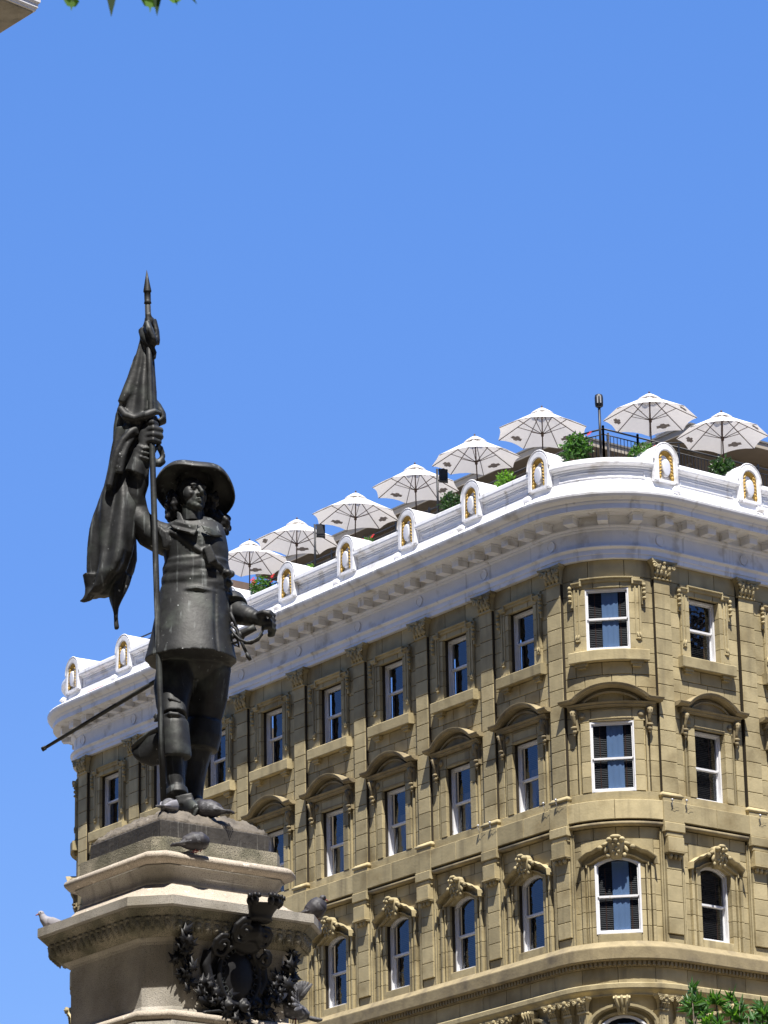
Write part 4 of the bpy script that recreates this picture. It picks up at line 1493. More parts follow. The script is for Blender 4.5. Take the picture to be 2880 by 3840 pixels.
# small silver spotlights with stays on the string course
def spot(s_, d_, z_, label):
    p = W(s_, d_, z_)
    _, n_, t_ = frame(s_)
    root = empty('wall_spotlight', p, math.atan2(t_.y, t_.x), label=label, cat='spotlight', group='small spotlights on the stone string course')
    root.scale = (.8,) * 3
    link('lamp', MB().blob(0, -.06, .05, .05, .05, .055).raw('lamp', SILVER), root)
    link('stem', MB().tube([(0, 0, -.25), (0, -.05, -.1), (0, -.06, .03)], .012, n=5).raw('stem', SILVER), root)
    link('wire', MB().tube([(0, .0, -.22), (.12, -.01, -.26), (.22, -.012, -.18), (.34, 0, -.2)], .005, n=4).raw('wire', BLACK), root)
for s_, z_, lb in ((21.7, -.12, 'small silver spotlight on the stone band left of the second pilaster from the corner'),
                   (22.25, -.14, 'small silver spotlight on the stone band at the second pilaster from the corner'),
                   (24.75, -.1, 'small silver spotlight on the stone band left of the corner pilaster'),
                   (25.3, -.12, 'small silver spotlight on the stone band under the corner pilaster'),
                   (28.72, -.3, 'left one of two small silver spotlights under the pilaster right of the corner window'),
                   (29.25, -.25, 'right one of two small silver spotlights under the pilaster right of the corner window'),
                   (32.1, -.3, 'small silver spotlight on the stone band at the right edge of the photograph')):
    spot(s_, .12, z_, lb)

# glazed-in neighbours: corner of the cornice of the building at the upper left
nbr = empty('neighbour_building', (0, 0, 0), label='pale stone building corner whose projecting cornice juts in at the top left', cat='building')
RX = Vector((r0.x, r0.y, 0)); FY = Vector((math.sin(YAW), math.cos(YAW), 0))
tip = CAM + RX * -5.84 + FY * 60
tip.z = 31.62
dA = (-RX * math.cos(math.radians(46)) - FY * math.sin(math.radians(46)))
dB = (-RX * math.cos(math.radians(50)) + FY * math.sin(math.radians(50)))
nbr.location = (tip.x, tip.y, 0)
def nb_ring(inset, z):
    o_ = dA * inset + dB * inset
    a = o_ + dA * (14 - inset); b = o_ + dB * (12 - inset)
    c = a + dB * (12 - inset)
    return [(o_.x, o_.y, z), (a.x, a.y, z), (c.x, c.y, z), (b.x, b.y, z)]
def nb_part(name, prof, mat):
    mb = MB()
    mb.grid([nb_ring(i_, z_) for i_, z_ in prof], closeu=True, cap=True, smooth=False)
    link(name, fix_normals(mb.raw(name, mat)), nbr)
zt_ = 31.62
nb_part('gutter', [(.0, zt_), (-.0, zt_ - .06), (.03, zt_ - .10), (.03, zt_ - .16), (.06, zt_ - .2), (.06, zt_ - .22), (.2, zt_ - .22)][::-1] + [(.2, zt_ + .0)], WHITE)
nb_part('soffit', [(.1, zt_ - .221), (.1, zt_ - .25), (.62, zt_ - .25), (.62, zt_ - .30), (.72, zt_ - .34), (.72, zt_ - .42), (.80, zt_ - .46), (1.05, zt_ - .46), (1.05, zt_ - .60), (1.12, zt_ - .70), (1.2, zt_ - .70), (1.2, zt_ - .221)], GRANITE)
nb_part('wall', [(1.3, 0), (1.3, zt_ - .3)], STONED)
nb_part('roof', [(.3, zt_ - .1), (.3, zt_ + .05), (3, zt_ + .4)], ROOFM)
for k in range(5):
    for dd_, oo in ((dA, dB), (dB, dA)):
        c = dd_ * (1.4 + k * 1.6) + oo * .82
        mb = MB().box(-.18, .18, -.18, .18, zt_ - .62, zt_ - .462)
        o = link('modillion', mb.raw('modillion', GRANITE), nbr, loc=(c.x, c.y, 0))
# ------------------------------------------------------------------ monument: granite pedestal
SD = 28.0
SC = CAM + RX * -1.598 + FY * SD
SC.z = 0
PHI = math.radians(36.6)
# frame of the monument: X to the right across the square, Y away from it
MROT = math.atan2(RX.y, RX.x)
ped = empty('monument_pedestal', SC, MROT + PHI, label='grey granite pedestal with carved cornice carrying the bronze standard bearer', cat='pedestal')
def oct_ring(a, c, z, n=1, wob=None):
    pts = [(-a + c, -a), (a - c, -a), (a, -a + c), (a, a - c), (a - c, a), (-a + c, a), (-a, a - c), (-a, -a + c)]
    return [(x, y, z) for x, y in pts]
def pblock(name, prof, mat, smooth=False, parent=None):
    mb = MB().grid([oct_ring(a, c, z) for a, c, z in prof], closeu=True, cap=True, smooth=smooth)
    return link(name, fix_normals(mb.raw(name, mat)), parent or ped)
def prof_arc(a0, z0, a1, z1, bulge, c0, c1, n=8):
    out_ = []
    for i in range(n + 1):
        t = i / n
        a_ = a0 + (a1 - a0) * t; z = z0 + (z1 - z0) * t
        L_ = math.hypot(a1 - a0, z1 - z0)
        nx, nz = (z1 - z0) / L_, -(a1 - a0) / L_
        e = bulge * math.sin(pi * t)
        out_.append((a_ + nx * e, c0 + (c1 - c0) * t, z + nz * e))
    return out_
pblock('upper_block', [(.577, .08, 8.262), (.577, .08, 8.378)], GRANITEM)
tor = [(.577 + .02 + .075 * math.cos(a_), .10, 8.212 + .048 * math.sin(a_)) for a_ in [-pi / 2 + pi * i / 8 for i in range(9)]]
pblock('torus_moulding', tor, GRANITET, True)
neck = [(.62, .12, 8.162), (.605, .12, 8.155)] + prof_arc(.60, 8.13, .60, 8.02, .02, .13, .14, 5)
pblock('neck', neck[::-1], GRANITE, True)
pblock('weathered_slope', prof_arc(.60, 8.018, .862, 7.866, .035, .14, .24, 8)[::-1], GRANITET, True)
pblock('slab', [(.855, .238, 7.786), (.865, .24, 7.80), (.865, .24, 7.864)], GRANITE)
pblock('ovolo', [(.70, .175, 7.60), (.73, .185, 7.62)] + prof_arc(.735, 7.622, .80, 7.735, .022, .185, .22, 6) + [(.81, .225, 7.742), (.845, .236, 7.784)], GRANITEM)
egg = MB()
for side in range(8):
    R8 = [Vector(p) for p in oct_ring(.768, .205, 0)]
    a, b = R8[side], R8[(side + 1) % 8]
    L_ = (b - a).length
    k_ = max(1, round(L_ / .082))
    nrm = Vector(((b - a).y, -(b - a).x, 0)).normalized()
    for k in range(k_):
        p = a + (b - a) * ((k + .5) / k_) + nrm * .012
        egg.blob(p.x, p.y, 7.675, .032, .032, .05, 8, 5)
        q = a + (b - a) * (k / k_) + nrm * .012
        egg.blob(q.x, q.y, 7.668, .012, .012, .05, 6, 4)
        egg.blob(p.x + nrm.x * .005, p.y + nrm.y * .005, 7.722, .034, .034, .018, 7, 4)
link('egg_moulding', egg.raw('egg_moulding', GRANITEM), ped)
pblock('die', [(.668, .165, 7.06)] + [(.652, .165, 7.10), (.652, .165, 7.53)] + prof_arc(.652, 7.53, .70, 7.598, -.02, .165, .175, 4), GRANITE)
tor2 = [(.70 + .05 * math.cos(a_), .18, 7.02 + .04 * math.sin(a_)) for a_ in [-pi / 2 + pi * i / 8 for i in range(9)]]
pblock('lower_torus', tor2, GRANITET, True)
pblock('lower_block', [(1.15, .3, 0.02), (1.15, .3, 1.2), (.95, .25, 1.35), (.95, .25, 2.2), (.80, .2, 2.4), (.78, .2, 6.6), (.74, .19, 6.975)], GRANITE)
# bronze plinth with the rough ground the figure stands on
plinth = empty('bronze_plinth', (SC.x, SC.y, 8.38), MROT + PHI, label='dark streaked bronze plinth topped by rough bronze ground under the boots', cat='plinth')
link('plinth_block', fix_normals(MB().grid([oct_ring(.487, .004, 0), oct_ring(.487, .004, .142), oct_ring(.478, .004, .15)], closeu=True, cap=True, smooth=False).raw('plinth_block', PLINTHM)), plinth)
gm = []
NG = 46
for i in range(NG + 1):
    for j in range(NG + 1):
        x = -.48 + .96 * i / NG; y = -.48 + .96 * j / NG
        e = max(abs(x), abs(y)) / .48
        h = .125 * (1 - max(0, (e - .55) / .45) ** 1.6)
        nz = (math.sin(x * 23 + y * 9) * math.sin(y * 27 - x * 11) * .014 + math.sin(x * 61 + 2) * math.sin(y * 57) * .009
              + math.sin(x * 97 + y * 83) * .005 + .006 * random.random())
        gm.append((x * (1.0 if e < .9 else .995), y, .149 + max(-.0, h + nz * (1.0 if e < .98 else .4)) + .015))
gf = [(i * (NG + 1) + j, (i + 1) * (NG + 1) + j, (i + 1) * (NG + 1) + j + 1, i * (NG + 1) + j + 1) for i in range(NG) for j in range(NG)]
# skirt down to the block
ring_ids = [j for j in range(NG + 1)] + [i * (NG + 1) + NG for i in range(1, NG + 1)] + [NG * (NG + 1) + j for j in range(NG - 1, -1, -1)] + [i * (NG + 1) for i in range(NG - 1, 0, -1)]
b0 = len(gm)
for r_ in ring_ids:
    gm.append((gm[r_][0], gm[r_][1], .148))
for k in range(len(ring_ids)):
    k2 = (k + 1) % len(ring_ids)
    gf.append((ring_ids[k], ring_ids[k2], b0 + k2, b0 + k))
me = bpy.data.meshes.new('rough_ground')
me.from_pydata(gm, [], gf)
me.polygons.foreach_set('use_smooth', [True] * len(gf))
link('rough_ground', me, plinth, MOUND)

# ------------------------------------------------------------------ the bronze standard bearer
ZB = 8.60                              # height of the figure's origin above the square
statue = empty('bronze_statue', (SC.x, SC.y, ZB), MROT,
               label='dark bronze man in a wide hat and boots, raising a furled banner on a spear', cat='statue')
def T(dx, dy, Y=0.0):
    """modelling coordinates: dx, dy are drawing units (284 to the metre) right of and below the sculpture's
    datum, Y metres behind its axis; the drawing is a perspective view from the square, so sizes are
    reduced for parts that stand nearer."""
    k = (SD + Y) / SD
    X = ((dx - 389) / 283.9 - 1.593) * k + 1.598
    p = 1757 - dy
    Z = (8.74 + p * (.0036118 + 1.616e-7 * p) - 1.6) * k + 1.6 - ZB
    return np.array((X, Y, Z))

class Sculpt:
    def __init__(s): s.v, s.f, s.n = [], [], 0
    def add(s, V, F):
        s.v.append(np.asarray(V, float)); s.f += [tuple(i + s.n for i in f) for f in F]; s.n += len(V)
    def loft(s, rings, n=28, mod=None, close=True):
        """rings: (centre, radius along x-ish, radius along y-ish[, tilt axis vectors]) ; mod(t, theta) scales the radius"""
        V = []
        m_ = len(rings)
        for i, r_ in enumerate(rings):
            c, a_, b_ = np.array(r_[0], float), r_[1], r_[2]
            if len(r_) > 3:
                ex, ey = np.array(r_[3], float), np.array(r_[4], float)
            else:
                ex, ey = np.array((1., 0, 0)), np.array((0, 1., 0))
            for j in range(n):
                th = 2 * pi * j / n
                k = 1.0 if mod is None else mod(i / (m_ - 1), th)
                V.append(c + (ex * a_ * math.cos(th) + ey * b_ * math.sin(th)) * k)
        F = [(i * n + j, i * n + (j + 1) % n, (i + 1) * n + (j + 1) % n, (i + 1) * n + j) for i in range(m_ - 1) for j in range(n)]
        if close:
            F += [tuple(range(n - 1, -1, -1)), tuple((m_ - 1) * n + j for j in range(n))]
        s.add(V, F)
    def limb(s, pts, n=20, flat=1.0, mod=None, up=None):
        """pts: (point, radius) or (point, radius across, radius deep)"""
        P = [np.array(p[0], float) for p in pts]
        rings = []
        prev = None
        for i, p in enumerate(P):
            t = P[min(i + 1, len(P) - 1)] - P[max(i - 1, 0)]
            t = t / (np.linalg.norm(t) + 1e-9)
            if prev is None:
                a_ = np.array(up if up is not None else (0, 1., 0.01), float)
            else:
                a_ = prev
            a_ = a_ - t * a_.dot(t); a_ = a_ / (np.linalg.norm(a_) + 1e-9); prev = a_
            b_ = np.cross(t, a_)
            r1 = pts[i][1]; r2 = pts[i][2] if len(pts[i]) > 2 else r1 * flat
            rings.append((p, r1, r2, b_, a_))
        s.loft(rings, n, mod)
    def ell(s, c, rx, ry, rz, n=16, m_=10, R=None):
        V, F = [], []
        c = np.array(c, float)
        for i in range(m_ + 1):
            ph = -pi / 2 + pi * i / m_
            for j in range(n):
                th = 2 * pi * j / n
                q = np.array((rx * math.cos(ph) * math.cos(th), ry * math.cos(ph) * math.sin(th), rz * math.sin(ph)))
                if R is not None: q = R @ q
                V.append(c + q)
        F = [(i * n + j, i * n + (j + 1) % n, (i + 1) * n + (j + 1) % n, (i + 1) * n + j) for i in range(m_) for j in range(n)]
        s.add(V, F)
    def plate(s, poly, thick, axis=(0, 1, 0)):
        """flat shape given by 3-D points, thickened along axis"""
        A = np.array(axis, float) * thick / 2
        k = len(poly)
        V = [np.array(p) - A for p in poly] + [np.array(p) + A for p in poly]
        F = [tuple(range(k - 1, -1, -1)), tuple(range(k, 2 * k))] + [(i, (i + 1) % k, k + (i + 1) % k, k + i) for i in range(k)]
        s.add(V, F)
    def build(s, name, mat, parent, voxel=.010, smooth=2, disp=None, remesh=True):
        me = bpy.data.meshes.new(name)
        me.from_pydata([tuple(p) for p in np.concatenate(s.v)], [], s.f)
        if remesh:
            fix_normals(me)
            tmp = bpy.data.objects.new('tmp', me)
            COL.objects.link(tmp)
            md = tmp.modifiers.new('r', 'REMESH'); md.mode = 'VOXEL'; md.voxel_size = voxel; md.use_smooth_shade = True
            if smooth:
                sm = tmp.modifiers.new('s', 'SMOOTH'); sm.iterations = smooth; sm.factor = .5
            dg = bpy.context.evaluated_depsgraph_get()
            dg.update()
            me2 = bpy.data.meshes.new_from_object(tmp.evaluated_get(dg))
            me2.name = name
            bpy.data.objects.remove(tmp)
            me = me2
        me.materials.clear()
        me.materials.append(mat)
        if disp:
            n_ = len(me.vertices)
            co = np.empty(n_ * 3); me.vertices.foreach_get('co', co); co = co.reshape(-1, 3)
            no = np.empty(n_ * 3); me.vertices.foreach_get('normal', no); no = no.reshape(-1, 3)
            me.vertices.foreach_set('co', (co + no * disp(co)[:, None]).ravel())
        me.polygons.foreach_set('use_smooth', [True] * len(me.polygons))
        me.update()
        return link(name, me, parent)

def rotz(a_):
    return np.array(((math.cos(a_), -math.sin(a_), 0), (math.sin(a_), math.cos(a_), 0), (0, 0, 1)))
def rotx(a_):
    return np.array(((1, 0, 0), (0, math.cos(a_), -math.sin(a_)), (0, math.sin(a_), math.cos(a_))))
def roty(a_):
    return np.array(((math.cos(a_), 0, math.sin(a_)), (0, 1, 0), (-math.sin(a_), 0, math.cos(a_))))

U = 1 / 283.9
B = Sculpt()
# right leg (at the left), stepping forward in a soft boot with a wide folded top
B.limb([(T(392, 1390, .06), .13, .13), (T(378, 1440, .03), .15, .145), (T(374, 1490, -.02), .145, .14), (T(374, 1525, -.08), .12, .12),
        (T(376, 1550, -.13), .10, .105)], n=36, mod=lambda t, th: 1 + .05 * math.sin(5 * th + 6 * t) + .045 * math.sin(26 * t) * (t > .45))
def bootmod(t, th):
    return 1 + .12 * math.sin(t * 30 + 1.8 * math.sin(th)) * (t > .1) + .03 * math.sin(4 * th + 9 * t)
B.limb([(T(374, 1560, -.14), .09), (T(375, 1610, -.15), .088), (T(375, 1650, -.15), .086), (T(378, 1680, -.15), .082), (T(381, 1700, -.15), .074),
        (T(383, 1722, -.15), .075)], n=36, mod=bootmod)
# foot
B.limb([(T(366, 1738, .02), .04, .05), (T(374, 1737, -.04), .062, .065), (T(388, 1735, -.14), .068, .062), (T(402, 1738, -.22), .060, .048),
        (T(415, 1744, -.29), .052, .036), (T(423, 1747, -.34), .034, .026)], n=20)
B.limb([(T(370, 1750, .02), .05, .014), (T(390, 1752, -.14), .066, .014), (T(412, 1755, -.27), .062, .013), (T(424, 1756, -.345), .04, .012)], n=16)
# instep flap and straps
B.limb([(T(352, 1703, -.14), .028, .012), (T(358, 1722, -.17), .03, .012)], n=12)
B.limb([(T(381, 1707, -.15), .088, .092), (T(383, 1722, -.17), .087, .098)], n=28)
B.limb([(T(396, 1716, -.25), .070, .016), (T(400, 1736, -.26), .074, .014)], n=14)
# left leg, set back
B.limb([(T(446, 1380, .10), .17, .15), (T(449, 1450, .15), .175, .15), (T(447, 1510, .20), .155, .14), (T(440, 1560, .22), .135, .12),
        (T(434, 1600, .23), .12, .12), (T(424, 1650, .24), .095, .09), (T(418, 1690, .24), .08, .08), (T(416, 1725, .24), .075, .08)], n=36,
       mod=lambda t, th: 1 + .05 * math.sin(5 * th + 8 * t) + .04 * math.sin(22 * t))
B.limb([(T(418, 1740, .32), .05), (T(422, 1738, .22), .07, .055), (T(430, 1742, .10), .055, .04), (T(436, 1746, .02), .035, .025)], n=18)
B.limb([(T(441, 1560, .22), .14, .14), (T(437, 1590, .22), .15, .15), (T(433, 1622, .22), .135, .14)], n=30)
# breeches closing between the legs
B.ell(T(418, 1400, .06), .28, .16, .27)
# coat skirts
def skirtmod(t, th):
    d_ = (th - math.radians(-52) + pi) % (2 * pi) - pi
    step = .030 if -2.2 < d_ < 0 else 0.0
    groove = -.07 * math.exp(-(d_ / .045) ** 2)
    return 1 + step + groove * min(1, t * 4) + .016 * t * math.sin(7 * th + 2) + .010 * t * math.sin(4 * th)
sk = []
for t, xl, xr, y, dp in ((0, 348, 497, 1272, .185), (.15, 344, 498, 1295, .205), (.4, 336, 500, 1335, .245), (.7, 327, 503, 1380, .295), (.92, 318, 509, 1418, .335), (1, 315, 512, 1430, .345)):
    cx = (xl + xr) / 2
    sk.append((T(cx, y, .0), (xr - xl) / 2 * U, dp))
B.loft(sk, 144, skirtmod)
# trunk
tr = []
for xl, xr, y, dp, yy in ((350, 498, 1285, .185, 0), (355, 497, 1255, .18, 0), (357, 495, 1225, .18, 0), (352, 497, 1195, .19, .0), (347, 494, 1175, .19, .0),
                          (342, 490, 1155, .175, .01), (352, 484, 1138, .15, .03), (385, 462, 1124, .11, .04)):
    cx = (xl + xr) / 2
    tr.append((T(cx, y, yy), (xr - xl) / 2 * U, dp))
B.loft(tr, 56, lambda t, th: 1 + .006 * math.sin(5 * th + 4 * t))
# button band and edge of the coat
for k in range(9):
    t = k / 8
    B.ell(T(428 + 26 * t, 1150 + 70 * t, -.185 + .01 * t), .011, .011, .011, 8, 5)
# baldric
bal = [(T(352, 1143, -.10), .012, .018), (T(380, 1152, -.168), .012, .018), (T(415, 1177, -.192), .012, .018), (T(450, 1203, -.188), .012, .018),
       (T(476, 1222, -.155), .013, .02), (T(495, 1245, -.06), .013, .02)]
B.limb([(p, b_, a_) for p, a_, b_ in bal], n=10, up=(0, 1, 0))
B.plate([T(440, 1186, -.21), T(456, 1176, -.21), T(472, 1212, -.20), T(452, 1222, -.21)], .03)
for q in ((497, 1262, -.06), (501, 1242, -.03), (494, 1240, -.12)):
    B.ell(T(*q), .035, .035, .03, 10, 6)
# sash, with deep wrapping folds
sash = []
for i in range(13):
    t = i / 12
    y = 1218 + 64 * t
    xl, xr = 356 - 8 * t, 495 + 3 * t
    sash.append((T((xl + xr) / 2, y, 0), (xr - xl) / 2 * U + .010, .197))
def sashmod(t, th):
    return 1 + .018 * math.sin(t * 17 + 3.4 * math.sin(th * 1.0 + .9) + 1.2 * math.cos(2 * th)) + .010 * math.sin(t * 37 - 3 * th + 2 * math.sin(th))
B.loft(sash, 72, sashmod)
B.limb([(T(349, 1284, -.02), .012, .02)] + [(T(352 + 146 * t / 10, 1268 + 14 * abs(t / 5 - 1) + 6 * t / 10, -.02 - .19 * math.sin(pi * t / 10)), .016, .022) for t in range(11)], n=8)
# neck
B.limb([(T(424, 1140, .03), .10, .10), (T(420, 1115, .02), .085, .09), (T(416, 1098, .02), .085, .09)], n=24)
# right shoulder and raised arm (at the left)
B.ell(T(352, 1162, .02), .115, .13, .12)
B.limb([(T(368, 1172, .02), .12, .13), (T(345, 1160, .02), .125), (T(322, 1148, .03), .115), (T(300, 1125, .03), .105), (T(288, 1098, .02), .098),
        (T(289, 1068, .0), .092), (T(296, 1040, -.03), .082), (T(303, 1010, -.05), .072), (T(308, 985, -.06), .062), (T(313, 965, -.06), .052), (T(317, 950, -.06), .05)], n=32,
       mod=lambda t, th: 1 + .085 * math.sin(t * 34 + 2.4 * math.sin(th)) * (t > .1) * (t < .72))
# sleeve caps with pleats
for k in range(5):
    B.limb([(T(340 + k * 4, 1136 + 3 * k, -.09 - .012 * k), .02), (T(352 + k * 3, 1158 + 3 * k, -.13), .022), (T(356 + k * 1, 1185, -.12), .018)], n=8)
# gauntlet cuff
B.limb([(T(288, 1026, -.06), .075, .085), (T(290, 1024, -.06), .088, .10), (T(296, 1000, -.07), .072, .085), (T(301, 982, -.07), .062, .07), (T(304, 972, -.07), .062, .068)], n=28)
B.plate([T(310, 985, -.10), T(322, 992, -.09), T(321, 1020, -.09), T(316, 1034, -.08), T(308, 1025, -.08)], .03)
for k in range(3):
    B.limb([(T(286 + 4 * k, 978 - 9 * k, -.11), .012), (T(302 + 3 * k, 986 - 9 * k, -.145), .015), (T(322 + k, 992 - 12 * k, -.12), .012)], n=8)
# hand: palm, four bent fingers round the staff and a thumb
def finger(pts, r=.021):
    B.limb([(p, r * q) for p, q in zip(pts, (1.05, 1.1, 1.0, .95, .75))][:len(pts)], n=12)
B.limb([(T(311, 966, -.08), .05, .055), (T(313, 950, -.085), .062, .05), (T(318, 935, -.09), .070, .048), (T(322, 922, -.085), .060, .042)], n=20)
for k, (yk, ext) in enumerate(((912, 336), (925, 347), (938, 347), (950, 343))):
    finger([T(316, yk + 2, -.115), T(330, yk, -.145), T(ext, yk + 4, -.11), T(ext + 1, yk + 6, -.04), T(334, yk + 7, .0)], .0235 if k < 3 else .021)
B.limb([(T(309, 940, -.05), .03), (T(316, 918, -.07), .03), (T(328, 905, -.07), .027), (T(338, 903, -.05), .022)], n=12)
# left arm, bent, resting on the sword hilt (at the right)
B.ell(T(466, 1176, .08), .10, .12, .12)
B.limb([(T(466, 1182, .12), .10), (T(471, 1215, .17), .09), (T(476, 1255, .2), .085), (T(484, 1290, .19), .085), (T(500, 1314, .12), .088), (T(522, 1328, .03), .088),
        (T(542, 1336, -.03), .075), (T(553, 1338, -.05), .05), (T(562, 1340, -.06), .045)], n=30,
       mod=lambda t, th: 1 + .07 * math.sin(t * 30 + 2.4 * math.sin(th)) * (t < .8))
B.limb([(T(498, 1302, .1), .06, .09), (T(506, 1300, .08), .085, .11), (T(510, 1310, .05), .09, .11)], n=22)
B.limb([(T(545, 1336, -.03), .062, .07), (T(552, 1338, -.04), .066, .072), (T(556, 1339, -.05), .055, .06)], n=18)
B.limb([(T(556, 1340, -.05), .05, .045), (T(568, 1340, -.06), .062, .05), (T(580, 1343, -.05), .055, .045)], n=18)
for k, (a_, b_) in enumerate(((1326, .0), (1336, -.035), (1347, -.05), (1357, -.045))):
    finger([T(572, a_ + 2, b_ - .03), T(586, a_, b_ - .04), T(595, a_ + 8, b_ - .02), T(592, a_ + 18, b_ + .0), T(582, a_ + 20, b_ + .02)], .022)
B.limb([(T(562, 1330, -.09), .026), (T(574, 1327, -.13), .025), (T(584, 1330, -.14), .023), (T(590, 1336, -.12), .018)], n=12)
body = B.build('body', BRONZE, statue, voxel=.0095, smooth=2,
               disp=lambda c: .002 * np.sin(c[:, 0] * 17 + c[:, 2] * 2 + 2 * np.sin(c[:, 2] * 3)) * np.sin(c[:, 2] * 6 + c[:, 1] * 9))

# head
H = Sculpt()
HC = T(415, 1074, -.05)
k_ = 1.34
Rh = rotz(math.radians(36)) @ rotx(math.radians(-6))          # turned towards the right of the square
def hp(l, f_, h):
    """head coordinates: l to the figure's left, f forward, h up"""
    return HC + Rh @ (np.array((l, -f_, h)) * k_)
def he(l, f_, h, a_, b_, c_, n=16, m_=10, tilt=None):
    R_ = Rh if tilt is None else Rh @ tilt
    H.ell(hp(l, f_, h), a_ * k_, b_ * k_, c_ * k_, n, m_, R=R_)
he(0, -.01, .035, .072, .092, .085, 24, 16)
he(0, .030, -.030, .055, .060, .080, 24, 14)
he(0, .062, -.088, .030, .026, .022)
he(0, .040, -.075, .048, .045, .035)
for sg in (-1, 1):
    he(sg * .040, .058, -.012, .024, .022, .020)           # cheekbones
    he(sg * .030, .072, .018, .015, .012, .010)            # eyes
    he(sg * .030, .080, .040, .026, .012, .009, tilt=roty(sg * .15))   # brows
    he(sg * .031, .080, .025, .017, .007, .003)
    he(sg * .038, .035, -.055, .022, .03, .035)
    he(sg * .048, .036, -.004, .026, .038, .052)
    he(sg * .014, .094, -.022, .010, .013, .009)           # nostrils
H.limb([(hp(0, .080, .038), .012 * k_, .012 * k_), (hp(0, .098, .012), .011 * k_), (hp(0, .114, -.012), .012 * k_), (hp(0, .108, -.024), .011 * k_)], n=14)
H.limb([(hp(-.024, .078, -.053), .004 * k_), (hp(-.010, .092, -.047), .0062 * k_), (hp(0, .095, -.050), .006 * k_), (hp(.010, .092, -.047), .0062 * k_), (hp(.024, .078, -.053), .004 * k_)], n=10)
H.limb([(hp(-.020, .078, -.060), .004 * k_), (hp(0, .093, -.064), .0085 * k_), (hp(.020, .078, -.060), .004 * k_)], n=10)
H.limb([(hp(0, .09, -.040), .007 * k_), (hp(0, .094, -.045), .006 * k_)], n=8)
H.limb([(hp(0, .0, -.06), .058 * k_), (hp(0, -.01, -.16), .058 * k_)], n=20)
H.build('head', BRONZE, statue, voxel=.0062, smooth=1)
# hair: masses of curls under the hat
HR = Sculpt()
rr = random.Random(3)
def curls(pts, r, n):
    for _ in range(n):
        a_ = rr.uniform(0, len(pts) - 1.001); i = int(a_); t = a_ - i
        p = np.array(pts[i]) * (1 - t) + np.array(pts[i + 1]) * t
        q = p + np.array([rr.uniform(-1, 1) for _ in range(3)]) * r
        HR.ell(q, .021, .021, .027, 8, 6)
curls([T(379, 1062, .0), T(374, 1085, .0), T(372, 1105, .02), T(376, 1120, .04)], .045, 130)
curls([T(383, 1068, -.05), T(378, 1090, -.05), T(381, 1100, -.03)], .026, 36)
curls([T(455, 1080, .10), T(462, 1110, .10), T(468, 1130, .10), T(478, 1143, .10), T(484, 1128, .10)], .055, 190)
curls([T(400, 1060, .12), T(420, 1100, .14), T(440, 1130, .12)], .075, 120)
HR.build('hair', BRONZED, statue, voxel=.0085, smooth=1)
# hat: deep drooping brim and low crown, tipped back
HT = Sculpt()
hc = T(423, 1052, .10)
Rt = rotz(math.radians(8)) @ rotx(math.radians(-29)) @ roty(math.radians(8))
def hat_prof(inner):
    e = .012 if inner else 0
    pr = [(.0, .145), (.08, .14), (.125, .115), (.14, .07), (.15, .05), (.20, .05), (.25, .035), (.290, .005), (.312, -.035), (.318, -.07)]
    return [(max(0.001, r - e * .6), z - e) for r, z in pr]
V, F = [], []
NH = 56
prs = hat_prof(False) + hat_prof(True)[::-1]
for r, z in prs:
    for j in range(NH):
        th = 2 * pi * j / NH
        rrd = r * (1 + .03 * math.sin(2 * th + .5) + .015 * math.sin(5 * th))
        zz = z + .022 * math.sin(2 * th + 2.2) * (r / .31) ** 2 + .01 * math.sin(5 * th) * (r / .31) ** 2
        V.append(hc + Rt @ np.array((rrd * math.cos(th), rrd * math.sin(th), zz)))
m_ = len(prs)
F = [(i * NH + j, i * NH + (j + 1) % NH, (i + 1) * NH + (j + 1) % NH, (i + 1) * NH + j) for i in range(m_ - 1) for j in range(NH)]
HT.add(V, F)
HT.build('hat', BRONZE, statue, remesh=False)
# collar
CL = Sculpt()
CL.plate([T(366, 1134, -.13), T(380, 1125, -.15), T(402, 1132, -.19), T(430, 1135, -.215), T(427, 1149, -.225), T(420, 1158, -.23), T(400, 1149, -.225), T(374, 1142, -.17)], .026)
CL.plate([T(382, 1104, -.10), T(392, 1110, -.13), T(402, 1132, -.18), T(384, 1130, -.15)], .022)
CL.plate([T(436, 1135, -.20), T(455, 1141, -.19), T(472, 1152, -.13), T(486, 1160, -.10), T(475, 1164, -.12), T(460, 1160, -.19), T(446, 1152, -.215)], .02)
CL.limb([(T(376, 1142, -.06), .022), (T(395, 1136, -.12), .024), (T(425, 1142, -.15), .024), (T(458, 1150, -.10), .024), (T(470, 1155, .02), .022), (T(440, 1140, .13), .022), (T(390, 1134, .12), .022), (T(372, 1140, .02), .022)], n=10)
CL.build('collar', BRONZE, statue, voxel=.008, smooth=1)
# boot top folded out like a bucket
BT = Sculpt()
def cuff(c0, c1, outer, nse):
    V = []
    NB = 40
    rings = []
    for t, wx, wy, cx, cy, yy in outer:
        rings.append((T(cx, cy, yy), wx, wy))
    BT.loft(rings, NB, nse, close=True)
BT.loft([(T(374, 1552, -.14), .098, .10), (T(377, 1562, -.15), .108, .11), (T(378, 1590, -.16), .112, .12), (T(380, 1628, -.17), .118, .125), (T(380, 1637, -.17), .116, .122)], 40,
        lambda t, th: 1 + .02 * math.sin(5 * th + 3 * t))
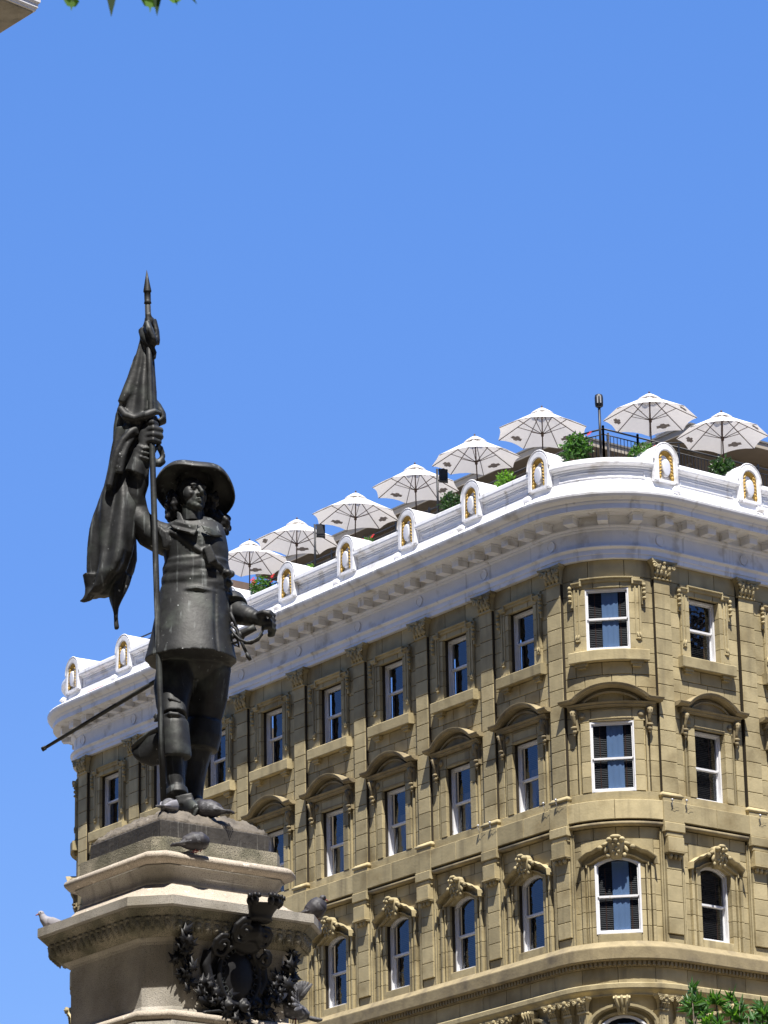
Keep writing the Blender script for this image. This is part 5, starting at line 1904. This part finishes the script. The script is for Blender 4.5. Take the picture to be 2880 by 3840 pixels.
# the flare of the boot top at the left
BT.limb([(T(372, 1604, -.08), .125, .10), (T(352, 1607, -.05), .130, .10), (T(336, 1612, -.02), .142, .09), (T(320, 1618, .0), .135, .075), (T(306, 1620, .01), .10, .055),
         (T(294, 1618, .02), .06, .035), (T(285, 1614, .02), .022, .015)], n=28, up=(0, 1, 0), mod=lambda t, th: 1 + .03 * math.sin(3 * th + 4 * t))
BT.limb([(T(283, 1612, .0), .010), (T(300, 1596, -.05), .012), (T(322, 1581, -.09), .013), (T(350, 1568, -.15), .014)], n=10)
# garter ribbon and knee folds
BT.limb([(T(352, 1546, -.20), .012), (T(368, 1541, -.25), .018), (T(384, 1543, -.25), .018), (T(399, 1550, -.19), .012)], n=8)
for q in ((350, 1549, -.22), (344, 1556, -.2), (343, 1546, -.2)):
    BT.limb([(T(*q), .008), (T(q[0] - 6, q[1] - 3, q[2]), .02), (T(q[0] - 12, q[1] + 3, q[2]), .008)], n=8)
for k in range(3):
    BT.limb([(T(350 + k, 1508 + 13 * k, -.13), .010), (T(368, 1509 + 15 * k, -.205), .016), (T(388, 1516 + 9 * k, -.19), .013), (T(402, 1524 + 5 * k, -.13), .006)], n=10)
BT.build('boot_top', BRONZE, statue, voxel=.009, smooth=4)

# staff with spear head
SF = Sculpt()
s0, s1 = T(354, 1757, -.30), T(318, 672, -.06)
def on_staff(dy):
    t = (1757 - dy) / (1757 - 672)
    return T(354 - 36 * t, dy, -.30 + .24 * t)
SF.limb([(on_staff(y), .0235) for y in (1758, 1500, 1250, 1000, 800, 660)], n=14)
SF.build('staff', BRONZE, statue, remesh=False)
SP = Sculpt()
tp = on_staff(672); tt = on_staff(583)
dirv = (tt - tp) / np.linalg.norm(tt - tp)
Ls = np.linalg.norm(tt - tp)
SP.limb([(tp + dirv * Ls * q, r, r2) for q, r, r2 in ((0, .020, .020), (.17, .021, .021), (.19, .030, .030), (.24, .026, .022), (.45, .026, .022), (.46, .031, .026), (.48, .033, .026), (.75, .017, .014), (1.0, .001, .001))], n=16)
SP.build('spear_head', BRONZE, statue, remesh=False)

# banner
BN = Sculpt()
def bmod(n_, ph, amp):
    return lambda t, th: 1 + amp * math.sin(n_ * th + ph + 5 * t) + .5 * amp * math.sin((2 * n_ + 1) * th - 3 * t)
def drape(levels, dp, n_=5, ph=0.0, amp=.16, cy=.02, nn=48):
    rings = []
    for xl, xr, y in levels:
        w_ = (xr - xl) / 2 * U
        rings.append((T((xl + xr) / 2, y, cy), w_ * 1.0, min(dp, w_ * 1.0 + .02)))
    BN.loft(rings, nn, bmod(n_, ph, amp))
drape([(312, 330, 684), (309, 332, 700), (303, 333, 715), (299, 332, 735), (292, 331, 765), (283, 330, 800), (272, 330, 835), (263, 331, 865), (254, 331, 895),
       (249, 326, 920), (245, 318, 950)], .12, 3, 0.6, .17)
drape([(247, 318, 930), (243, 312, 960), (237, 303, 990), (231, 295, 1020), (224, 292, 1050), (215, 296, 1080), (208, 296, 1110), (203, 295, 1140), (199, 294, 1170),
       (196, 292, 1200), (193, 284, 1225), (191, 273, 1245), (190, 256, 1262), (187, 242, 1275), (184, 222, 1285)], .17, 3, 1.9, .20, cy=.05)
BN.limb([(T(200, 1240, .04), .09, .08), (T(196, 1270, .04), .055, .05), (T(188, 1286, .03), .035), (T(176, 1294, .03), .018), (T(168, 1294, .03), .010)], n=16)
drape([(230, 282, 1240), (231, 276, 1260), (234, 269, 1280), (237, 262, 1297), (241, 256, 1310), (244, 254, 1322), (246, 252, 1335)], .07, 4, .5, .1, cy=.05)
BN.limb([(T(249, 1328, .05), .016), (T(250, 1345, .05), .018), (T(251, 1353, .05), .019), (T(249, 1357, .05), .010)], n=12)
# knot and loose end at the top
BN.limb([(T(314, 684, -.06), .035), (T(326, 682, -.06), .035)], n=12)
BN.limb([(T(313, 692, -.07), .034), (T(329, 694, -.05), .034)], n=12)
BN.limb([(T(316, 700, -.08), .03, .05), (T(322, 715, -.10), .036, .055), (T(332, 735, -.10), .03, .05), (T(338, 746, -.09), .012, .02)], n=14)
BN.limb([(T(330, 690, .0), .03, .03), (T(337, 715, .0), .028, .05), (T(341, 735, .0), .02, .05), (T(341, 745, .0), .014, .04)], n=14)
BN.limb([(T(304, 712, -.02), .035), (T(310, 728, -.06), .04), (T(322, 745, -.08), .03), (T(333, 762, -.07), .02), (T(332, 776, -.07), .014)], n=14)
# roll hanging over the hand and loops round it
BN.limb([(T(254, 880, -.06), .03), (T(268, 897, -.10), .034), (T(290, 903, -.12), .036), (T(315, 897, -.14), .036), (T(335, 889, -.13), .03), (T(347, 893, -.1), .02)], n=16)
BN.limb([(T(258, 870, -.06), .035), (T(272, 850, -.05), .05), (T(283, 815, -.04), .04), (T(296, 770, -.03), .03)], n=14)
BN.limb([(T(331, 862, .02), .02, .05), (T(341, 878, .02), .03, .07), (T(350, 895, .0), .03, .07), (T(353, 908, -.02), .025, .05), (T(340, 914, -.04), .03, .04)], n=16)
BN.limb([(T(318, 700, .0), .03), (T(324, 790, -.03), .034), (T(327, 850, -.05), .042), (T(328, 890, -.07), .045)], n=16)
BN.limb([(T(297, 922, -.10), .02), (T(280, 932, -.12), .028), (T(262, 950, -.13), .032), (T(250, 975, -.13), .034), (T(240, 1010, -.12), .034), (T(232, 1050, -.12), .03)], n=14)
BN.limb([(T(288, 940, -.09), .018), (T(272, 960, -.12), .026), (T(262, 985, -.13), .03), (T(256, 1020, -.12), .026)], n=14)
BN.limb([(T(338, 962, -.08), .025), (T(346, 968, -.06), .028), (T(352, 985, -.05), .024), (T(345, 1000, -.06), .03), (T(330, 998, -.08), .03), (T(327, 980, -.10), .022), (T(336, 966, -.1), .02)], n=12)
BN.limb([(T(330, 1000, -.08), .03), (T(344, 1000, -.05), .036), (T(355, 994, -.04), .028)], n=12)
BN.build('banner', BRONZE, statue, voxel=.010, smooth=2,
         disp=lambda c: .004 * np.sin(c[:, 0] * 38 + c[:, 2] * 5) * np.sin(c[:, 2] * 4 + 1))

# sword: scabbard behind, guard and grip in front of the hip
SW = Sculpt()
SW.limb([(T(92, 1612, .62), .017, .012), (T(200, 1549, .42), .020, .014), (T(330, 1474, .22), .024, .016), (T(430, 1415, .12), .03, .02), (T(515, 1372, .0), .028, .02)], n=12, up=(0, 0, 1))
SW.limb([(T(90, 1613, .622), .019, .015), (T(97, 1609, .61), .019, .015)], n=12)
SW.build('scabbard', BRONZE, statue, remesh=False)
GR = Sculpt()
GR.limb([(T(520, 1375, -.03), .030), (T(527, 1371, -.04), .032), (T(540, 1365, -.05), .030), (T(554, 1358, -.06), .028)], n=14)
GR.ell(T(520, 1376, -.03), .042, .042, .042)
def wire(pts, r=.0105):
    GR.limb([(T(*p), r) for p in pts], n=8)
wire([(500, 1325, -.1), (508, 1345, -.1), (516, 1366, -.06), (524, 1390, -.06), (534, 1412, -.08)], .012)
GR.limb([(T(534, 1412, -.08), .010), (T(538, 1420, -.08), .018), (T(543, 1429, -.08), .013)], n=10)
wire([(501, 1360, -.1), (508, 1372, -.12), (520, 1384, -.12), (535, 1390, -.11), (550, 1387, -.10), (562, 1380, -.09), (570, 1366, -.08), (571, 1352, -.07), (572, 1338, -.07)])
wire([(501, 1366, .0), (512, 1378, .02), (528, 1392, .02), (545, 1393, .0), (560, 1386, -.03), (570, 1372, -.05)])
wire([(500, 1350, -.08), (512, 1362, -.1), (520, 1378, -.1), (514, 1390, -.1), (503, 1392, -.08), (500, 1384, -.06)])
wire([(501, 1384, -.06), (510, 1396, -.06), (518, 1400, -.06), (516, 1388, -.06)], .009)
GR.build('sword_hilt', BRONZE, statue, remesh=False)
# ------------------------------------------------------------------ bronze coat of arms on the pedestal
def rel(P, n_):
    return P
crest = empty('coat_of_arms', (SC.x, SC.y, 7.0), MROT + PHI, label='black bronze coat of arms with mural crown, oval shield and leafy branches on the pedestal', cat='coat of arms')
# local frame: x along the right-hand face of the die, -y out of it
FD = -.652
def crest_build(parent, s=1.0, simple=False):
    C_ = Sculpt()
    def p(x, z, o=.05):
        return np.array((x * s, FD - o * s - .60 * s * max(0.0, z - .50), z * s))
    # shield: domed oval with a raised lettered ring
    C_.ell(p(.04, .365, .03), .165 * s, .075 * s, .215 * s, 28, 14)
    ringp = [(p(.04 + .175 * math.cos(a_), .365 + .225 * math.sin(a_), .075), .022 * s) for a_ in [2 * pi * i / 32 for i in range(33)]]
    C_.limb(ringp, n=8)
    C_.ell(p(.03, .38, -.01), .25 * s, .05 * s, .33 * s, 24, 12)
    C_.ell(p(.08, .66, .02), .17 * s, .08 * s, .14 * s, 20, 10)
    C_.ell(p(-.12, .22, .0), .16 * s, .04 * s, .12 * s, 18, 10)
    C_.ell(p(.22, .20, .0), .16 * s, .04 * s, .12 * s, 18, 10)
    # scrolled cartouche round it
    for cx, cz, r, sg, o in ((-.15, .55, .075, 1, .10), (-.02, .655, .085, 1, .13), (.17, .63, .07, -1, .12), (.25, .50, .06, -1, .09),
                             (.06, .13, .05, 1, .12), (-.06, .13, .045, 1, .10), (.20, .17, .04, -1, .08)):
        pts = []
        for i in range(15):
            a_ = i / 14 * 3.2 * pi
            q = r * 1.1 * (1 - .70 * i / 14)
            pts.append((p(cx + sg * q * math.cos(a_ + 1.2), cz + q * math.sin(a_ + 1.2), o + .03 * i / 14), r * .27 * s * (1 - .35 * i / 14)))
        C_.limb(pts, n=9)
        C_.ell(p(cx, cz, o + .03), r * .22 * s, r * .5 * s, r * .22 * s, 10, 7)
    C_.limb([(p(-.20, .52, .04), .05 * s), (p(-.23, .42, .04), .045 * s), (p(-.19, .28, .04), .04 * s), (p(-.12, .18, .05), .035 * s)], n=12)
    C_.limb([(p(.26, .46, .04), .045 * s), (p(.28, .36, .04), .04 * s), (p(.23, .24, .04), .035 * s)], n=12)
    C_.limb([(p(-.02, .66, .08), .07 * s), (p(.08, .68, .10), .085 * s), (p(.17, .64, .08), .06 * s)], n=14)
    C_.limb([(p(.0, .60, .05), .05 * s), (p(.08, .60, .06), .06 * s), (p(.18, .58, .05), .05 * s)], n=12)
    C_.build('cartouche', BRONZED, parent, voxel=.009 * max(.6, s), smooth=1)
    # mural crown
    K_ = Sculpt()
    rings = []
    for z, r in ((.735, .095), (.75, .11), (.765, .095), (.80, .10), (.845, .125), (.85, .125)):
        rings.append((p(.09, z, .12), r * s, r * .75 * s))
    K_.loft(rings, 20)
    for i in range(7):
        a_ = pi * 1.0 + pi * 1.0 * (i) / 6
        cx, cy = .09 + .125 * math.cos(a_), .12 - .09 * math.sin(a_)
        if i in (2,):
            continue
        for k in range(2):
            zz = .85 + .035 * k
            w_ = .028 if k == 0 else .016
            if k == 0:
                K_.ell(p(cx, .865, cy), .030 * s, .026 * s, .035 * s, 8, 6)
            else:
                for sg in (-1, 1):
                    c = p(cx + sg * .018, .90, cy)
                    b = .011 * s
                    K_.plate([c + np.array((-b, 0, -b * 1.6)), c + np.array((b, 0, -b * 1.6)), c + np.array((b, 0, b * 1.2)), c + np.array((-b, 0, b * 1.2))], .025 * s)
    K_.build('mural_crown', BRONZED, parent, remesh=False)
    # branches with lobed leaves
    rl = random.Random(5)
    def leaf3(c, ang, size, tilt):
        c = np.array(c)
        pts = []
        lob = (1.0, .35, .72, .28, .62, .25, .42, .18)
        n_ = 14
        for i in range(n_):
            t = i / n_ * 2 * pi
            q = size * ((1.0 if i % 2 == 0 else .45) * (.62 + .38 * math.cos(t)))
            q = max(q, size * .14)
            x, y = q * math.cos(t), q * math.sin(t) * .8
            xx, zz = x * math.cos(ang) - y * math.sin(ang), x * math.sin(ang) + y * math.cos(ang)
            pts.append(c + np.array((xx, -abs(x) * tilt, zz)))
        V = pts + [c + np.array((0, -.012, 0))] + [q_ + np.array((0, .008, 0)) for q_ in pts]
        n_ = len(pts)
        F = [(i, (i + 1) % n_, n_) for i in range(n_)] + [(i, n_ + 1 + i, n_ + 1 + (i + 1) % n_, (i + 1) % n_) for i in range(n_)]
        return V, F
    for nme, pts, cnt in (('left_branch' if False else 'leafy_branch', [(-.46, .62), (-.43, .45), (-.36, .30), (-.22, .20), (-.05, .10), (.05, .02)], 75),
                          ('leafy_branch', [(.53, .58), (.50, .42), (.42, .28), (.30, .18), (.15, .08), (.05, .0)], 75)):
        L_ = Sculpt()
        L_.limb([(p(x, z, .03), .016 * s) for x, z in pts], n=8)
        for k in range(cnt):
            a_ = rl.uniform(0, len(pts) - 1.01); i = int(a_); t = a_ - i
            x = pts[i][0] * (1 - t) + pts[i + 1][0] * t; z = pts[i][1] * (1 - t) + pts[i + 1][1] * t
            w_ = .025 + .055 * math.sin(pi * min(1, a_ / (len(pts) - 1)))
            V, F = leaf3(p(x + rl.uniform(-w_, w_), z + rl.uniform(-w_, w_), rl.uniform(.03, .10)), rl.uniform(0, 2 * pi), rl.uniform(.06, .10) * s, rl.uniform(.1, .5))
            L_.add(V, F)
        for k in range(10):
            a_ = rl.uniform(0, len(pts) - 1.01); i = int(a_); t = a_ - i
            x = pts[i][0] * (1 - t) + pts[i + 1][0] * t; z = pts[i][1] * (1 - t) + pts[i + 1][1] * t
            L_.ell(p(x + rl.uniform(-.03, .03), z + rl.uniform(-.03, .03), .08), .014 * s, .014 * s, .02 * s, 7, 5)
        L_.build(nme, BRONZED, parent, remesh=False)
    R_ = Sculpt()
    R_.limb([(p(-.30, -.005, .05), .010 * s, .02 * s), (p(-.26, .065, .06), .012 * s, .03 * s), (p(-.14, .085, .07), .014 * s, .032 * s), (p(-.02, .05, .07), .014 * s, .03 * s), (p(.05, -.05, .07), .016 * s, .02 * s)], n=10)
    R_.limb([(p(.06, .06, .07), .03 * s), (p(.05, .0, .07), .028 * s), (p(.05, -.05, .06), .02 * s)], n=10)
    R_.limb([(p(.12, .06, .05), .014 * s, .03 * s), (p(.22, .02, .05), .012 * s, .03 * s), (p(.30, -.06, .04), .008 * s, .02 * s)], n=10)
    R_.build('ribbon', BRONZED, parent, voxel=.008, smooth=1)
    if not simple:
        # motto in raised letters following the ring
        word = 'CONCORDIA  SALUS'
        for i, ch in enumerate(word):
            if ch == ' ':
                continue
            a_ = math.radians(235 - i * 19.5)
            cu = bpy.data.curves.new('letter', 'FONT')
            cu.body = ch; cu.size = .062 * s; cu.extrude = .006; cu.align_x = 'CENTER'; cu.align_y = 'CENTER'
            tmp = bpy.data.objects.new('tmp', cu)
            COL.objects.link(tmp)
            dg = bpy.context.evaluated_depsgraph_get()
            me_ = bpy.data.meshes.new_from_object(tmp.evaluated_get(dg))
            bpy.data.objects.remove(tmp)
            o_ = link('letter', me_, parent)
            me_.materials.clear(); me_.materials.append(BRONZE)
            q_ = p(.04 + .148 * math.cos(a_), .365 + .192 * math.sin(a_), .085)
            o_.location = tuple(q_)
            o_.rotation_euler = (pi / 2, -(a_ - pi / 2), 0)
crest_build(crest)
q2 = SC + RX * (-.803 * .26) + FY * (-.596 * .26)
crest2 = empty('coat_of_arms', (q2.x, q2.y, 6.22), MROT + PHI + pi, label='bronze ornament seen edge-on at the left face of the pedestal, bottom left', cat='coat of arms')
crest_build(crest2, 1.0, simple=True)
crest2.scale = (1.1, 1.0, 1.0)

# ------------------------------------------------------------------ pigeons
def pigeon(name_label, loc, rz, mat, pose='rest', scale=1.0, wings=0.0, wmat=None, puff=1.0):
    """x forward, z up, standing at the origin"""
    root = empty('pigeon', loc, rz, label=name_label, cat='pigeon', group='pigeons on the monument')
    root.scale = (scale,) * 3
    Bd = Sculpt()
    pf = puff
    if pose == 'stretch':
        body = [((-.10, 0, .075), .022), ((-.06, 0, .085), .045), ((0, 0, .095), .058), ((.05, 0, .105), .055), ((.085, 0, .12), .04), ((.11, 0, .14), .03), ((.125, 0, .155), .026)]
        hd = (.135, 0, .165)
    elif pose == 'preen':
        body = [((-.11, 0, .055), .02), ((-.07, 0, .07), .045), ((-.01, 0, .085), .062), ((.05, 0, .09), .062), ((.085, .01, .085), .045), ((.095, .03, .07), .032)]
        hd = (.09, .045, .06)
    elif pose == 'hunch':
        body = [((-.09, 0, .04), .02), ((-.06, 0, .06), .05), ((-.01, 0, .09), .065), ((.02, 0, .13), .06), ((.04, 0, .165), .042)]
        hd = (.055, 0, .185)
    else:
        body = [((-.10, 0, .06), .022), ((-.06, 0, .075), .045), ((0, 0, .085), .060), ((.05, 0, .10), .055), ((.08, 0, .13), .036), ((.09, 0, .155), .028)]
        hd = (.10, 0, .17)
    Bd.limb([(np.array(p_), r_ * (pf if .04 < r_ else 1)) for p_, r_ in body], n=20, up=(0, 1, 0))
    Bd.ell(np.array(hd), .029, .025, .026, 14, 9)
    Bd.build('body', mat, root, voxel=.006, smooth=2)
    bk = Sculpt()
    f_ = {'stretch': (1, 0, -.15), 'preen': (-.5, .5, -.8), 'hunch': (.9, 0, -.45), 'rest': (1, 0, -.3)}[pose]
    f_ = np.array(f_) / np.linalg.norm(f_)
    h_ = np.array(hd)
    bk.limb([(h_ + f_ * .02, .008), (h_ + f_ * .036, .006), (h_ + f_ * .05 + np.array((0, 0, -.004)), .002)], n=8)
    bk.build('beak', BEAK, root, remesh=False)
    for sg in (-1, 1):
        ft = Sculpt()
        ft.limb([(np.array((.0, sg * .02, .045)), .005), (np.array((.005, sg * .022, .004)), .0045)], n=6)
        for a_ in (-.5, 0, .5, pi):
            ft.limb([(np.array((.005, sg * .022, .004)), .004), (np.array((.005 + .025 * math.cos(a_), sg * .022 + .025 * math.sin(a_), .003)), .003)], n=5)
        ft.build('foot', BEAK, root, remesh=False)
        ey = Sculpt(); ey.ell(h_ + np.array((.008, sg * .022, .006)), .005, .004, .005, 8, 5)
        ey.build('eye', BLACK, root, remesh=False)
        wg = Sculpt()
        if wings > 0:
            # raised, spread wing of separate feathers
            root_p = np.array((.03, sg * .045, .115))
            for k in range(12):
                t = k / 11
                a_ = math.radians(125 - 150 * t)
                Lf = .19 - .06 * t
                d_ = np.array((math.cos(a_) * .75 - .25, sg * (.25 + .3 * wings), math.sin(a_) * wings + .15))
                d_ = d_ / np.linalg.norm(d_)
                wg.limb([(root_p + np.array((-.06 * t, sg * .02 * t, 0)), .012, .004), (root_p + d_ * Lf * .5 + np.array((-.05 * t, 0, 0)), .020, .004), (root_p + d_ * Lf + np.array((-.04 * t, 0, 0)), .008, .002)], n=7, up=(0, 1, 0))
            wg.limb([(root_p, .02, .012), (root_p + np.array((.02, sg * .04, .06)), .022, .012), (root_p + np.array((.0, sg * .07, .11)), .012, .008)], n=8)
        else:
            wg.limb([(np.array((.055, sg * .040, .105)), .02, .010), (np.array((.02, sg * .056 * pf, .095)), .040, .014), (np.array((-.05, sg * .045, .078)), .034, .012), (np.array((-.12, sg * .02, .055)), .014, .007), (np.array((-.155, sg * .01, .047)), .005, .003)], n=12, up=(0, 1, 0))
            for k in range(5):
                x0 = .01 - .025 * k
                wg.limb([(np.array((x0, sg * (.058 * pf - .004 * k), .088 - .006 * k)), .008, .003), (np.array((x0 - .07, sg * (.044 - .004 * k), .066 - .004 * k)), .006, .003)], n=6, up=(0, 1, 0))
        wg.build('wing', wmat or mat, root, remesh=False)
    tl = Sculpt()
    for k in range(5):
        y = (k - 2) * .008
        tl.limb([(np.array((-.08, y * .6, .064)), .010, .004), (np.array((-.14, y * 1.3, .052)), .011, .003), (np.array((-.185, y * 1.9, .045)), .008, .002)], n=6, up=(0, 1, 0))
    tl.build('tail', mat, root, remesh=False)
    return root
def mon(X, Y, Z):
    return (SC.x + RX.x * X + FY.x * Y, SC.y + RX.y * X + FY.y * Y, Z)
pigeon('pale headed grey pigeon crouched against the heel of the front boot', mon(-.05, -.46, 8.60), MROT + 1.2, FEATHER, 'preen', .95, wmat=FEATHERW)
pigeon('dark pigeon bending its head down at the right of the boots', mon(.235, -.30, 8.60), MROT + 2.75, FEATHERD, 'preen', 1.08, wmat=FEATHER, puff=1.1)
pigeon('fluffed grey pigeon preening on the rounded moulding below the plinth', mon(.15, -.725, 8.26), MROT + .35, FEATHERD, 'preen', .95, wmat=FEATHER, puff=1.2)
pigeon('light grey pigeon looking out from the left end of the slab', mon(-.97, .17, 7.865), MROT + pi + .25, FEATHERW, 'rest', .9, puff=.95)
pigeon('dark hunched pigeon sitting at the right corner of the slab', mon(1.03, -.10, 7.865), MROT + .2, FEATHERD, 'hunch', .95, puff=1.25)
pigeon('grey pigeon with raised open wings beside the foot of the pedestal, right', mon(.86, -.15, 7.065), MROT + 3.6, FEATHER, 'stretch', 1.15, wings=1.0)

# ------------------------------------------------------------------ trees
def blade(mb, c, d, side, l_, w_, droop=.15):
    n_ = d.cross(side)
    mb.add([tuple(c), tuple(c + d * l_ * .35 + side * w_), tuple(c + d * l_ - n_ * l_ * droop), tuple(c + d * l_ * .35 - side * w_), tuple(c + d * l_ * .4 + n_ * w_ * .4)],
           [(0, 1, 4), (1, 2, 4), (2, 3, 4), (3, 0, 4)])
def crown_tree(X, Y, tops, label, spread, base_h, seed):
    p0 = Vector(mon(X, Y, 0))
    root = empty('tree', p0, 0, label=label, cat='tree', group='trees in the street below the hotel')
    rl = random.Random(seed)
    tk = MB()
    tk.tube([(0, 0, 0), (.1, .05, base_h * .35), (.0, .1, base_h * .7), (.1, 0, base_h)], [.20, .16, .12, .07], n=10)
    link('trunk', tk.raw('trunk', BARK), root)
    lm = MB()
    lf, lf2 = MB(), MB()
    for (tx, ty, tz) in tops:
        q0 = Vector((.0, .05, base_h * .6)); q1 = Vector((tx, ty, tz))
        mid = q0.lerp(q1, .5) + Vector((tx * .2, ty * .2, -.3))
        lm.tube([tuple(q0), tuple(mid), tuple(q1)], [.06, .035, .008], n=6)
        for k in range(34):
            t = rl.uniform(.25, 1.02)
            c = (mid.lerp(q1, (t - .5) * 2) if t > .5 else q0.lerp(mid, t * 2))
            c = c + Vector((rl.gauss(0, 1), rl.gauss(0, 1), rl.gauss(0, 1))) * spread * (1.15 - t)
            if c.z > q1.z: c.z = q1.z - rl.uniform(0, .2)
            ax = Vector((rl.uniform(-1, 1), rl.uniform(-1, 1), rl.uniform(0, 1.2))).normalized()
            tgt = lf if rl.random() < .8 else lf2
            for j in range(15):
                d = (ax + Vector((rl.uniform(-1, 1), rl.uniform(-1, 1), rl.uniform(-1, 1))) * .95).normalized()
                sd = d.cross(Vector((rl.uniform(-1, 1), rl.uniform(-1, 1), rl.uniform(-1, 1)))).normalized()
                blade(tgt, c, d, sd, rl.uniform(.15, .27), rl.uniform(.024, .036))
    link('limbs', lm.raw('limbs', BARK), root)
    cr_ = link('crown', lf.raw('crown', LEAF), root); cr_['kind'] = 'stuff'
    cr2 = link('crown', lf2.raw('crown', LEAFL), root); cr2['kind'] = 'stuff'
    return root
tx0, ty0 = 6.5, 27.0
tps = [(5.75, 12.2), (6.0, 12.75), (6.3, 12.55), (6.7, 12.7), (6.95, 12.35), (7.25, 12.6), (6.6, 12.2), (6.9, 12.1), (6.2, 12.15), (6.12, 12.83), (5.94, 12.56), (6.52, 12.61), (6.81, 12.44), (7.05, 12.57), (6.4, 12.35), (6.0, 12.2), (7.2, 12.3), (6.3, 12.0), (6.75, 12.0), (5.8, 11.6), (7.4, 11.6), (6.5, 11.3), (7.0, 11.0), (5.9, 10.8)]
rt = random.Random(9)
tr_ = crown_tree(tx0, ty0, [(x - tx0, rt.uniform(-.5, .5), z) for x, z in tps], 'leafy green tree whose top pokes up before the hotel at the bottom right corner', .46, 9.0, 4)
tr_.rotation_euler.z = MROT

# maple whose hanging leaves show at the top edge
p0 = Vector(mon(-5.0, -21.5, 0))
mp = empty('tree', p0, MROT, label='nearby maple of which only a few blurred leaf tips hang in at the top left', cat='tree')
tk = MB()
tk.tube([(0, 0, 0), (.1, 0, 1.6), (.3, 0, 3.2), (.6, 0, 4.6), (.9, 0, 6.2)], [.16, .14, .12, .09, .04], n=10)
link('trunk', tk.raw('trunk', BARK), mp)
bx = lambda X, Z: (X + 1.598 + 5.0, -.5, Z)
lb = MB()
lb.tube([(.35, 0, 3.6), (2.6, -.2, 4.9), (5.2, -.4, 5.0), (6.3, -.5, 4.80)], [.05, .035, .02, .008], n=7)
lb.tube([bx(-.60, 4.86), bx(-.47, 4.72), bx(-.37, 4.68)], [.006, .004, .003], n=5)
link('branch', lb.raw('branch', BARK), mp)
lfm = MB()
def maple(mb, c, ang, size, yaw_):
    c = Vector(c)
    out_ = []
    lobes = [(0, 1.0), (.14, .62), (.55, .66), (1.0, .60), (1.5, .66), (2.3, .45), (pi, .25), (-2.3, .45), (-1.5, .66), (-1.0, .60), (-.55, .66), (-.14, .62)]
    for a_, q in lobes:
        x, z = math.sin(a_) * q * size, math.cos(a_) * q * size
        xx, zz = x * math.cos(ang) - z * math.sin(ang), x * math.sin(ang) + z * math.cos(ang)
        out_.append(tuple(c + Vector((xx * math.cos(yaw_), xx * math.sin(yaw_), zz))))
    mb.add([tuple(c)] + out_, [(0, 1 + i, 1 + (i + 1) % 12) for i in range(12)])
for X, Z, a_, s_, y_ in ((-.46, 4.665, pi, .100, .2), (-.495, 4.655, pi - .5, .075, .3), (-.430, 4.655, pi + .5, .075, -.3), (-.380, 4.655, pi, .090, .3), (-.350, 4.650, pi + .7, .07, .5), (-.405, 4.66, pi - .4, .07, .2),
                         (-.54, 4.70, pi - .3, .07, .4), (-.52, 4.655, pi - .1, .05, 1.0), (-.6, 4.76, pi, .07, .1), (-.40, 4.70, pi + .2, .06, 1.2), (-.30, 4.71, pi + .5, .06, .5), (-.66, 4.82, pi - .4, .07, 1.0)):
    maple(lfm, bx(X, Z), a_, s_, y_)
rq = random.Random(2)
for _ in range(900):
    t = rq.uniform(0, 1)
    c = Vector((.8 + 4.6 * t, rq.gauss(0, .5), 5.35 + rq.uniform(0, 1.6) + .0))
    maple(lfm, c, rq.uniform(0, 6.28), rq.uniform(.05, .08), rq.uniform(0, 6.28))
o_ = link('crown', lfm.raw('crown', LEAFD), mp); o_['kind'] = 'stuff'
for X, Z, a_, s_ in ((-.392, 4.600, pi, .028), (-.350, 4.600, pi + .4, .016), (-.340, 4.600, 1.0, .014), (-.53, 4.60, pi, .022)):
    lfb = MB()
    maple(lfb, bx(X, Z), a_, s_, .3)
    link('young_leaf', lfb.raw('young_leaf', LEAFL), mp)
